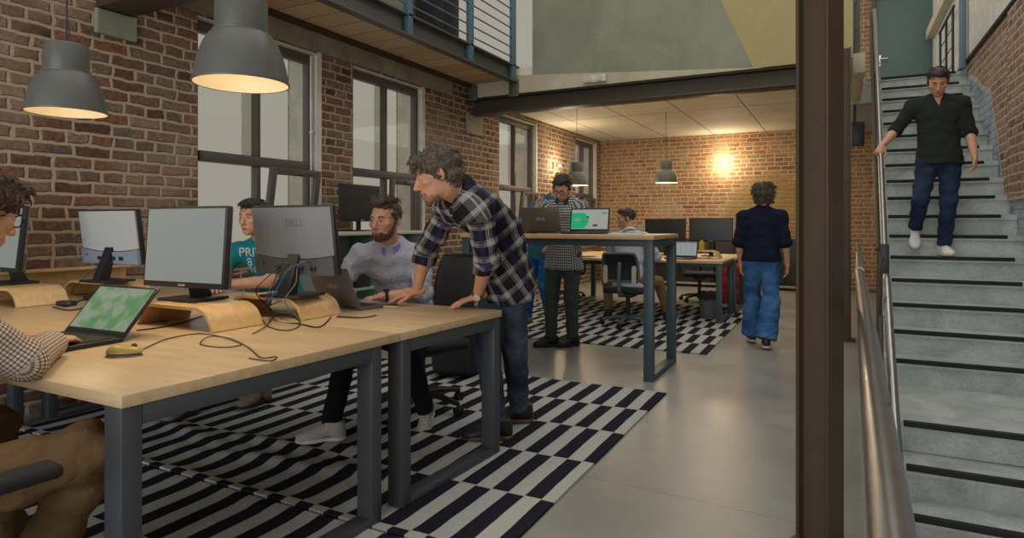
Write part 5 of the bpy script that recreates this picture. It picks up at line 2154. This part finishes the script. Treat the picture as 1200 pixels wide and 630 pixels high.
def hair_mat(name, c):
    m, nt, b = nodes_of(name)
    tc = N(nt, 'ShaderNodeTexCoord')
    nz = N(nt, 'ShaderNodeTexNoise')
    nz.inputs['Scale'].default_value = 70
    nz.inputs['Detail'].default_value = 5
    nz.inputs['Distortion'].default_value = 2.
    L(nt, tc.outputs['Object'], nz.inputs['Vector'])
    r = ramp(nt, [(.32, [x * .45 for x in c]), (.7, [x * 1.5 for x in c])])
    L(nt, nz.outputs['Fac'], r.inputs[0])
    L(nt, r.outputs[0], b.inputs['Base Color'])
    b.inputs['Roughness'].default_value = .55
    bp = N(nt, 'ShaderNodeBump')
    bp.inputs['Strength'].default_value = .9
    bp.inputs['Distance'].default_value = .006
    L(nt, nz.outputs['Fac'], bp.inputs['Height'])
    L(nt, bp.outputs['Normal'], b.inputs['Normal'])
    return m


M['hair_brown'] = hair_mat('hair_brown', srgb(70, 52, 40))
M['hair_dark'] = hair_mat('hair_dark', srgb(44, 36, 32))
M['hair_ash'] = hair_mat('hair_ash_brown', srgb(92, 78, 64))
M['hair_grey'] = hair_mat('hair_grey_brown', srgb(84, 68, 54))
M['hair_blond'] = hair_mat('hair_blond', srgb(150, 124, 88))
M['beard'] = hair_mat('beard_brown', srgb(84, 56, 42))
M['stubble'] = hair_mat('stubble', srgb(150, 110, 86))


def cloth(name, c, var=.15, rough=.9, scale=60, bump=.12):
    return plain(name, c, rough, 0, var, scale, bump=bump, spec=.2)


def denim(name, c1, c2):
    m, nt, b = nodes_of(name)
    tc = N(nt, 'ShaderNodeTexCoord')
    n1 = N(nt, 'ShaderNodeTexNoise')
    n1.inputs['Scale'].default_value = 5
    n1.inputs['Detail'].default_value = 5
    L(nt, tc.outputs['Object'], n1.inputs['Vector'])
    n2 = N(nt, 'ShaderNodeTexNoise')
    n2.inputs['Scale'].default_value = 220
    L(nt, tc.outputs['Object'], n2.inputs['Vector'])
    r = ramp(nt, [(.35, c1), (.68, c2)])
    L(nt, n1.outputs['Fac'], r.inputs[0])
    g = ramp(nt, [(.3, (.75, .75, .75)), (.7, (1.2, 1.2, 1.2))])
    L(nt, n2.outputs['Fac'], g.inputs[0])
    L(nt, mixc(nt, 1., r.outputs[0], g.outputs[0], 'MULTIPLY'), b.inputs['Base Color'])
    b.inputs['Roughness'].default_value = .9
    bp = N(nt, 'ShaderNodeBump')
    bp.inputs['Strength'].default_value = .7
    bp.inputs['Distance'].default_value = .05
    n3 = N(nt, 'ShaderNodeTexNoise')
    n3.inputs['Scale'].default_value = 9
    n3.inputs['Detail'].default_value = 3
    n3.inputs['Distortion'].default_value = .8
    L(nt, tc.outputs['Object'], n3.inputs['Vector'])
    L(nt, n3.outputs['Fac'], bp.inputs['Height'])
    L(nt, bp.outputs['Normal'], b.inputs['Normal'])
    b.inputs['Specular IOR Level'].default_value = .2
    return m


def pattern_mat(name, kind, **kw):
    m, nt, b = nodes_of(name)
    at_ = N(nt, 'ShaderNodeAttribute', attribute_name='cloth')
    sp = N(nt, 'ShaderNodeSeparateXYZ')
    L(nt, at_.outputs['Vector'], sp.inputs[0])
    x, y = sp.outputs[0], sp.outputs[1]
    if kind == 'plaid':
        P = .088
        bx = stripe(nt, x, P, .1, .36)
        by = stripe(nt, y, P, .2, .36)
        fac = math_(nt, 'MULTIPLY', math_(nt, 'ADD', bx, by), .5)
        r = ramp(nt, [(0, srgb(34, 31, 34)), (.5, srgb(82, 78, 80)), (1, srgb(140, 136, 134))])
        L(nt, fac, r.inputs[0])
        lx = math_(nt, 'MAXIMUM', stripe(nt, x, P, .92, .045), stripe(nt, x, P, .80, .03))
        ly = math_(nt, 'MAXIMUM', stripe(nt, y, P, .02, .045), stripe(nt, y, P, .90, .03))
        ln = math_(nt, 'MULTIPLY', math_(nt, 'MAXIMUM', lx, ly), .5)
        c = mixc(nt, ln, r.outputs[0], srgb(184, 180, 172))
        nb = stripe(nt, x, P * 2, .3, .12)
        c = mixc(nt, math_(nt, 'MULTIPLY', nb, .6), c, srgb(44, 44, 84))
        rb_ = stripe(nt, y, P * 2, .62, .06)
        c = mixc(nt, math_(nt, 'MULTIPLY', rb_, .4), c, srgb(88, 62, 48))
    else:
        P = kw.get('P', .03)
        bx = stripe(nt, x, P, 0, kw.get('wd', .5))
        by = stripe(nt, y, P, 0, kw.get('wd', .5))
        fac = math_(nt, 'MULTIPLY', math_(nt, 'ADD', bx, by), .5)
        r = ramp(nt, [(0, kw['c0']), (.5, kw['c1']), (1, kw['c2'])])
        L(nt, fac, r.inputs[0])
        c = r.outputs[0]
    nz = N(nt, 'ShaderNodeTexNoise')
    nz.inputs['Scale'].default_value = 300
    tc = N(nt, 'ShaderNodeTexCoord')
    L(nt, tc.outputs['Object'], nz.inputs['Vector'])
    g = ramp(nt, [(.3, (.85, .85, .85)), (.7, (1.1, 1.1, 1.1))])
    L(nt, nz.outputs['Fac'], g.inputs[0])
    L(nt, mixc(nt, 1., c, g.outputs[0], 'MULTIPLY'), b.inputs['Base Color'])
    b.inputs['Roughness'].default_value = .92
    b.inputs['Specular IOR Level'].default_value = .15
    return m


M['plaid'] = pattern_mat('plaid_cotton', 'plaid')
M['plaid_collar'] = cloth('plaid_collar_cotton', srgb(40, 38, 44))
M['gingham'] = pattern_mat('gingham_cotton', 'check', P=.026, c0=srgb(196, 192, 182), c1=srgb(118, 118, 120), c2=srgb(50, 52, 58))
M['fine_check'] = pattern_mat('fine_check_cotton', 'check', P=.011, wd=.4, c0=srgb(206, 194, 178), c1=srgb(150, 126, 114), c2=srgb(96, 74, 72))
M['lilac'] = plain('lilac_cotton', srgb(180, 180, 198), .9, 0, .06, 30, bump=.8, bscale=11, bdist=.06, spec=.2)
M['lilac_collar'] = cloth('lilac_collar_cotton', srgb(128, 130, 190), .08)
M['teal_tee'] = cloth('teal_jersey', srgb(24, 124, 134), .08)
M['teal_shirt'] = cloth('teal_cotton', srgb(54, 104, 122), .1)
M['white_shirt'] = plain('white_cotton', srgb(196, 198, 206), .9, 0, .05, 30, bump=.6, bscale=10, bdist=.05, spec=.2)
M['navy_knit'] = cloth('navy_knit', srgb(22, 26, 44), .2, bump=.3)
M['black_knit'] = cloth('charcoal_knit', srgb(38, 42, 36), .2, bump=.3)
M['jeans_blue'] = denim('blue_denim', srgb(42, 80, 130), srgb(82, 122, 168))
M['jeans_bright'] = denim('bright_blue_denim', srgb(30, 78, 132), srgb(52, 104, 160))
M['jeans_dark'] = denim('dark_denim', srgb(24, 34, 52), srgb(44, 58, 84))
M['jeans_grey'] = denim('grey_denim', srgb(38, 46, 62), srgb(84, 92, 108))
M['black_trouser'] = cloth('black_trouser_cloth', srgb(20, 20, 26), .2)
M['green_trouser'] = cloth('grey_green_trouser_cloth', srgb(66, 74, 66), .12)
M['khaki'] = cloth('khaki_trouser_cloth', srgb(132, 108, 76), .1)
M['brown_trouser'] = plain('brown_trouser_cloth', srgb(104, 80, 54), .9, 0, .15, 30, bump=.7, bscale=8, bdist=.05, spec=.2)
M['shoe_black'] = plain('black_shoe', srgb(26, 26, 28), .5)
M['shoe_brown'] = plain('brown_suede_shoe', srgb(116, 96, 80), .8, 0, .1, 50)
M['shoe_white'] = plain('white_shoe', srgb(226, 222, 214), .5)
M['shoe_grey'] = plain('grey_canvas_shoe', srgb(164, 156, 150), .75, 0, .1, 60)
M['sole_white'] = plain('white_sole', srgb(196, 192, 184), .5)
M['sole_brown'] = plain('brown_sole', srgb(92, 66, 48), .6)
M['lace_white'] = plain('white_lace', srgb(200, 196, 188), .8)
M['spec_black'] = plain('black_spectacle', (.012, .012, .014), .25)
M['strap_brown'] = plain('brown_watch_strap', srgb(104, 64, 40), .5)
M['watch_white'] = plain('white_watch_face', srgb(206, 200, 186), .3)

# 1. man in plaid leaning on the desk
human('man in a plaid shirt and jeans, standing and leaning both hands on the desk', (-1.7, 3.25, 0),
      dict(hipL=(-1.625, 3.14, .93), hipR=(-1.775, 3.25, .93), nk=(-1.73, 2.79, 1.37), hd=(-1.78, 2.63, 1.455),
           shL=(-1.575, 2.69, 1.30), elL=(-1.59, 2.80, 1.035), wrL=(-1.735, 2.955, .825), shR=(-1.88, 2.90, 1.30), elR=(-2.04, 2.91, 1.06), wrR=(-2.115, 2.925, .83),
           knL=(-1.68, 3.29, .50), anL=(-1.735, 3.45, .105), knR=(-1.78, 3.14, .50), anR=(-1.71, 3.125, .105)),
      (-.74, -.60, -.30), (-.2, -.1, 1), hair='curly', haircol='hair_ash', beard='stubble', stub=.0025, hs=1.03, hm=.0034, bm=.008,
      shirt=dict(mat='plaid', e=.022, es=.014, low=.09, hem=.044, sleeve=.26, cuff=.006, fold=.008, h=.007), pants=dict(mat='jeans_grey', e=.014, he=-.008, fold=.006, rise=.06),
      shoes=dict(mat='shoe_black', sole='sole_brown', size=1.1, dir=dict(L=(-.85, -.5, 0), R=(-.88, -.47, 0))), collar='plaid_collar', bend=(.04, .05, .05), placket='plaid_collar',
      hands=dict(L=dict(D=(-.62, -.55, -.25), N=(0, 0, -1), curl=.16, spread=.2), R=dict(D=(-.75, -.55, -.22), N=(0, 0, -1), curl=.14, spread=.22)), watch=('L', 'watch_white', 'strap_brown', (.5, -.8, .3)))

# 2. bearded man at the laptop
human('bearded man in a lilac shirt sitting at the desk end, typing on a laptop', (-2.45, 3.35, 0),
      dict(hipL=(-2.37, 3.40, .53), hipR=(-2.54, 3.33, .53), nk=(-2.405, 3.075, 1.075), hd=(-2.375, 2.975, 1.235),
           shL=(-2.245, 3.15, 1.01), elL=(-2.19, 3.09, .805), wrL=(-2.36, 2.93, .795), shR=(-2.56, 2.98, 1.015), elR=(-2.67, 2.84, .80), wrR=(-2.52, 2.84, .805),
           knL=(-2.22, 2.98, .50), anL=(-2.20, 3.14, .10), knR=(-2.58, 2.90, .52), anR=(-2.50, 2.66, .105)),
      (.08, -.99, -.06), (0, -.05, 1), hair='quiff', haircol='hair_brown', beard='beard', hm=.0034, bm=.008,
      shirt=dict(mat='lilac', e=.014, es=.010, low=.06, sleeve=.12, fold=.009, h=.007), pants=dict(mat='black_trouser', e=.008),
      shoes=dict(mat='shoe_grey', sole='sole_white', lace='lace_white', dir=dict(L=(.35, -.75, -.55), R=(-.75, -.65, 0))), collar='lilac_collar', placket='lilac',
      hands=dict(L=dict(D=(-.45, -.85, -.12), N=(0, 0, -1), curl=.4), R=dict(D=(.25, -.9, -.12), N=(0, 0, -1), curl=.4)), watch=('L', 'rubber', 'rubber', (.3, .2, 1)))

# 3. man in the teal T-shirt
_, tee = human('dark-haired man in a printed teal T-shirt sitting behind the front monitors', (-3.615, 3.3, 0),
               dict(hipL=(-3.515, 3.45, .53), hipR=(-3.695, 3.40, .53), nk=(-3.585, 3.16, 1.085), hd=(-3.580, 3.06, 1.26),
                    shL=(-3.415, 3.20, 1.02), elL=(-3.375, 3.02, .83), wrL=(-3.595, 2.88, .815), shR=(-3.760, 3.10, 1.02), elR=(-3.875, 2.95, .83), wrR=(-3.675, 2.82, .815),
                    knL=(-3.435, 3.02, .52), anL=(-3.435, 3.0, .11), knR=(-3.735, 2.90, .53), anR=(-3.62, 2.60, .105)),
               (.20, -.97, -.08), hair='short', haircol='hair_dark', hm=.004,
               shirt=dict(mat='teal_tee', e=.010, es=.004, low=.08, sleeve=-.35, fold=.003, name='t_shirt'), pants=dict(mat='jeans_dark'),
               shoes=dict(mat='shoe_brown', dir=dict(L=(0, -1, 0), R=(.1, -1, 0))),
               hands=dict(L=dict(D=(-.8, -.5, -.05), N=(0, 0, -1), curl=.35), R=dict(D=(.8, -.5, -.05), N=(0, 0, -1), curl=.35)))


def print_on(shirt, rows, centre, nrm, size, mat):
    """letters laid onto the cloth"""
    W = wmat(shirt)
    vs = [W @ v.co for v in shirt.data.vertices]
    bv = BVHTree.FromPolygons(vs, [tuple(p.vertices) for p in shirt.data.polygons])
    n = unit(nrm)
    r = UP.cross(n).normalized()
    u = n.cross(r)
    c = Vector(centre)
    for txt, dx, dz, sz, nm in rows:
        t = text_mb(txt, sz, 0, .0)
        bm = bmesh.new()
        vv = [bm.verts.new(v) for v in t.v]
        for f in t.f:
            try:
                bm.faces.new([vv[i] for i in f])
            except ValueError:
                pass
        bmesh.ops.triangulate(bm, faces=bm.faces[:])
        bmesh.ops.subdivide_edges(bm, edges=bm.edges[:], cuts=1)
        bm.verts.index_update()
        out = MB()
        pts = []
        for v in bm.verts:
            p = c + r * (v.co.x + dx) + u * (v.co.y + dz)
            hit = bv.ray_cast(p + n * .4, -n)
            pts.append(hit[0] + n * .003 if hit[0] else p)
        out.add(pts, [[v.index for v in f.verts] for f in bm.faces])
        bm.free()
        out.build(nm, mat, shirt, world=True, smooth=0)


M['print_white'] = plain('shirt_print', srgb(206, 208, 200), .8)
print_on(tee, [('PRIT', 0, .07, .088, 'print'), ('8', -.02, .0, .085, 'print'), ('MNIA', .0, -.056, .07, 'print')], (-3.60, 3.0, .945), (.30, -.95, 0), .1, M['print_white'])

# 4. man at the left edge
human('man in black-framed glasses and brown trousers typing at the left edge of the picture', (-2.12, .75, 0),
      dict(hipL=(-2.26, .62, .53), hipR=(-2.09, .62, .53), nk=(-2.355, .82, 1.08), hd=(-2.335, .972, 1.258),
           shL=(-2.54, .82, 1.02), elL=(-2.84, .98, .83), wrL=(-2.86, 1.235, .80), shR=(-2.18, .80, 1.01), elR=(-2.12, 1.0, .815), wrR=(-2.47, 1.255, .80),
           knL=(-2.45, 1.05, .55), anL=(-2.45, 1.1, .11), knR=(-1.90, 1.06, .565), anR=(-2.16, 1.02, .11)),
      (-.13, .93, -.30), (0, .2, 1), hair='curly', haircol='hair_brown', glasses='spec_black', hs=1.03, hm=.0034, bm=.008, tufts=.6,
      shirt=dict(mat='fine_check', e=.010, es=.006, low=.08, sleeve=.86, cuff=.004, fold=.004, h=.007), pants=dict(mat='brown_trouser', e=.020, fold=.012),
      shoes=dict(mat='shoe_black', dir=dict(L=(-.2, .98, 0), R=(-.3, .95, 0))), collar='fine_check',
      hands=dict(L=dict(D=(.2, .95, -.1), N=(0, 0, -1), curl=.38), R=dict(D=(-.55, .8, -.06), N=(0, 0, -1), curl=.38)))

# 5. man with glasses at the standing table
human('man in glasses and a checked shirt standing behind the tall table, looking down', (-2.45, 5.85, 0),
      dict(hipL=(-2.36, 5.87, .90), hipR=(-2.54, 5.87, .90), nk=(-2.44, 5.87, 1.43), hd=(-2.43, 5.80, 1.565),
           shL=(-2.26, 5.87, 1.37), elL=(-2.19, 5.86, 1.12), wrL=(-2.20, 5.62, 1.165), shR=(-2.63, 5.87, 1.37), elR=(-2.70, 5.86, 1.12), wrR=(-2.56, 5.63, 1.165),
           knL=(-2.36, 5.85, .49), anL=(-2.36, 5.88, .09), knR=(-2.55, 5.80, .49), anR=(-2.54, 5.76, .09)),
      (-.08, -.82, -.52), (0, -.5, 1), hair='short', haircol='hair_dark', glasses='spec_black', beard='stubble', stub=.0035, hm=.0045, bm=.010, tufts=.7,
      shirt=dict(mat='gingham', e=.016, es=.010, low=.14, hem=.042, sleeve=.3, fold=.004), pants=dict(mat='green_trouser', e=.012, he=-.014, fold=.006),
      shoes=dict(mat='shoe_black', dir=dict(L=(-.55, -.83, 0), R=(-.75, -.66, 0))), collar='gingham',
      hands=dict(L=dict(D=(.0, -.98, -.1), N=(0, 0, -1), curl=.3), R=dict(D=(.1, -.98, -.1), N=(0, 0, -1), curl=.3)))

# 6. person in teal behind him
human('blond person in a teal shirt and blue jeans, leaning over behind the man in glasses', (-3.2, 6.8, .012),
      dict(hipL=(-3.02, 6.72, .93), hipR=(-3.18, 6.80, .93), nk=(-2.88, 6.54, 1.48), hd=(-2.71, 6.46, 1.61),
           shL=(-2.76, 6.42, 1.39), elL=(-2.66, 6.30, 1.16), wrL=(-2.72, 6.16, .98), shR=(-3.11, 6.66, 1.41), elR=(-3.22, 6.46, 1.20), wrR=(-2.98, 6.36, 1.38),
           knL=(-3.08, 6.78, .50), anL=(-3.08, 6.95, .10), knR=(-3.28, 6.82, .50), anR=(-3.36, 6.92, .10)),
      (.45, -.8, -.4), (.3, -.2, 1), hair='bob', haircol='hair_blond', hm=.0045, bm=.010, tufts=.6,
      shirt=dict(mat='teal_shirt', e=.016, es=.010, low=.08, sleeve=.2, fold=.004), pants=dict(mat='jeans_bright', e=.010, fold=.006),
      shoes=dict(mat='shoe_grey', sole='sole_brown', dir=dict(L=(.3, -.95, 0), R=(-.1, -.99, 0))),
      hands=dict(R=dict(D=(.8, -.2, .5), N=(-.2, .9, .2), curl=.3, spread=.15), L=dict(D=(.1, -.9, -.3), N=(0, 0, -1), curl=.3)))

# 7. seated man in a white shirt
human('man in a white shirt and khaki trousers sitting at the rear desk, seen from behind', (-2.22, 7.3, 0),
      dict(hipL=(-2.31, 7.30, .54), hipR=(-2.13, 7.30, .54), nk=(-2.22, 7.36, 1.09), hd=(-2.285, 7.42, 1.275),
           shL=(-2.42, 7.38, 1.03), elL=(-2.52, 7.56, .83), wrL=(-2.48, 7.86, .80), shR=(-2.04, 7.36, 1.03), elR=(-1.95, 7.52, .82), wrR=(-2.10, 7.84, .80),
           knL=(-2.60, 7.66, .50), anL=(-2.61, 7.72, .11), knR=(-1.97, 7.70, .50), anR=(-1.90, 7.90, .11)),
      (-.93, -.30, -.14), hair='short', haircol='hair_brown', hm=.0045, bm=.010, tufts=.6,
      shirt=dict(mat='white_shirt', e=.016, es=.012, low=.08, sleeve=.75, fold=.004), pants=dict(mat='khaki', e=.008, fold=.005),
      shoes=dict(mat='shoe_black', dir=dict(L=(-.4, .9, 0), R=(.3, .95, 0))), collar='white_shirt',
      hands=dict(L=dict(D=(.1, .98, -.1), N=(0, 0, -1), curl=.35), R=dict(D=(-.1, .98, -.1), N=(0, 0, -1), curl=.35)))

# 8. woman walking away
human('woman with curly hair in a navy top and wide blue jeans, walking away', (-.68, 6.68, 0),
      dict(hipL=(-.77, 6.70, .86), hipR=(-.61, 6.68, .86), nk=(-.685, 6.70, 1.335), hd=(-.675, 6.715, 1.475),
           shL=(-.85, 6.70, 1.275), elL=(-.895, 6.67, 1.03), wrL=(-.885, 6.72, .81), shR=(-.52, 6.69, 1.275), elR=(-.47, 6.66, 1.03), wrR=(-.455, 6.72, .82),
           knL=(-.78, 6.80, .46), anL=(-.80, 6.88, .10), knR=(-.60, 6.68, .46), anR=(-.635, 6.58, .10)),
      (-.25, .97, 0), fem=True, ws=.94, hs=.95, hair='bob', haircol='hair_grey', hm=.0045, bm=.010,
      shirt=dict(mat='navy_knit', e=.018, es=.010, low=.02, sleeve=.1, fold=.005, hem=.034), pants=dict(mat='jeans_blue', e=.010, flare=.048, fold=.006, rise=.06),
      shoes=dict(mat='shoe_black', sole='sole_white', size=.92, dir=dict(L=(-.25, .95, 0), R=(-.1, .98, 0))),
      hands=dict(L=dict(D=(.05, .1, -1), N=(1, 0, 0), curl=.4, size=.9), R=dict(D=(0, .1, -1), N=(-1, 0, 0), curl=.4, size=.9)))

# 9. man coming down the stairs
human('man in a dark V-neck sweater walking down the concrete stairs, holding the rail', (.8, 6.83, 5 * RISE),
      dict(hipL=(.885, 6.93, 1.80), hipR=(.715, 6.93, 1.80), nk=(.79, 6.93, 2.345), hd=(.785, 6.86, 2.495),
           shL=(.97, 6.93, 2.29), elL=(1.03, 6.93, 2.02), wrL=(1.045, 6.80, 1.80), shR=(.60, 6.93, 2.29), elR=(.455, 6.93, 2.08), wrR=(.345, 6.80, 1.935),
           knL=(.86, 6.84, 1.40), anL=(.83, 6.86, 5 * RISE + .09), knR=(.64, 6.76, 1.42), anR=(.615, 6.93, 1.17)),
      (-.06, -.82, -.50), (0, -.5, 1), hair='short', haircol='hair_dark', hm=.0042, bm=.009,
      shirt=dict(mat='black_knit', e=.014, es=.008, low=.05, sleeve=.06, fold=.005, name='sweater', neck=.01, vneck=True), pants=dict(mat='jeans_dark', e=.008, fold=.006, rise=.05),
      shoes=dict(mat='shoe_white', sole='sole_white', lace='lace_white', dir=dict(L=(.18, -.98, 0), R=(-.05, -.62, -.75))),
      hands=dict(L=dict(D=(.02, -.25, -1), N=(-1, 0, 0), curl=.5), R=dict(D=(-.25, -.55, -.62), N=(-.45, .2, -.85), curl=.75)))

# =================================================================== CAMERA AND LIGHT
cam = bpy.data.cameras.new('camera')
cam.sensor_width = 36
cam.lens = FPX / 1200 * 36
cam.shift_y = (HZ - 315) / 1200
cam.clip_start = .05
co = bpy.data.objects.new('camera', cam)
COL.objects.link(co)
co.location = (0, 0, H)
co.rotation_euler = (math.pi / 2, 0, TH)
SC.camera = co

w = bpy.data.worlds.new('daylight')
SC.world = w
w.use_nodes = True
bg = w.node_tree.nodes['Background']
bg.inputs[0].default_value = (.372, .345, .290, 1)
bg.inputs[1].default_value = 1.0


# daylight through the glazed roof of the hall
lamp('roof_daylight', 'AREA', (-1.4, 2.4, 6.6), 140, (1., .985, .95), 5.6, 8.5)
lamp('stair_daylight', 'AREA', (.8, 6.5, 6.4), 60, (.88, .96, 1.), 1.6, 7)
# soft daylight that falls in through the row of windows
lamp('window_daylight', 'SUN', (-9, 6, 4), 1.1, (1., .97, .92), math.radians(80), rot=(math.radians(0), math.radians(-82), math.radians(0)))
# warm light colour for the far room
WARM = (1., .66, .32)
# added cool fill behind the camera, brightens the floor under the desks
lamp('front_fill', 'AREA', (-1.6, -4.0, 1.6), 230, (.90, .96, 1.), 5.5, 2.8, rot=(math.radians(90), 0, math.radians(0)))
lamp('far_fill', 'AREA', (-2.4, 10.0, 2.9), 80, (1., .87, .66), 3.2, 4.0)  # added warm fill under the low ceiling, no fixture belongs to it
SC.view_settings.view_transform = 'Standard'
SC.view_settings.look = 'None'
SC.view_settings.exposure = 0.
SC.view_settings.gamma = 1.
SC.view_settings.use_curve_mapping = False
SC.cycles.max_bounces = 8
SC.cycles.use_denoising = True
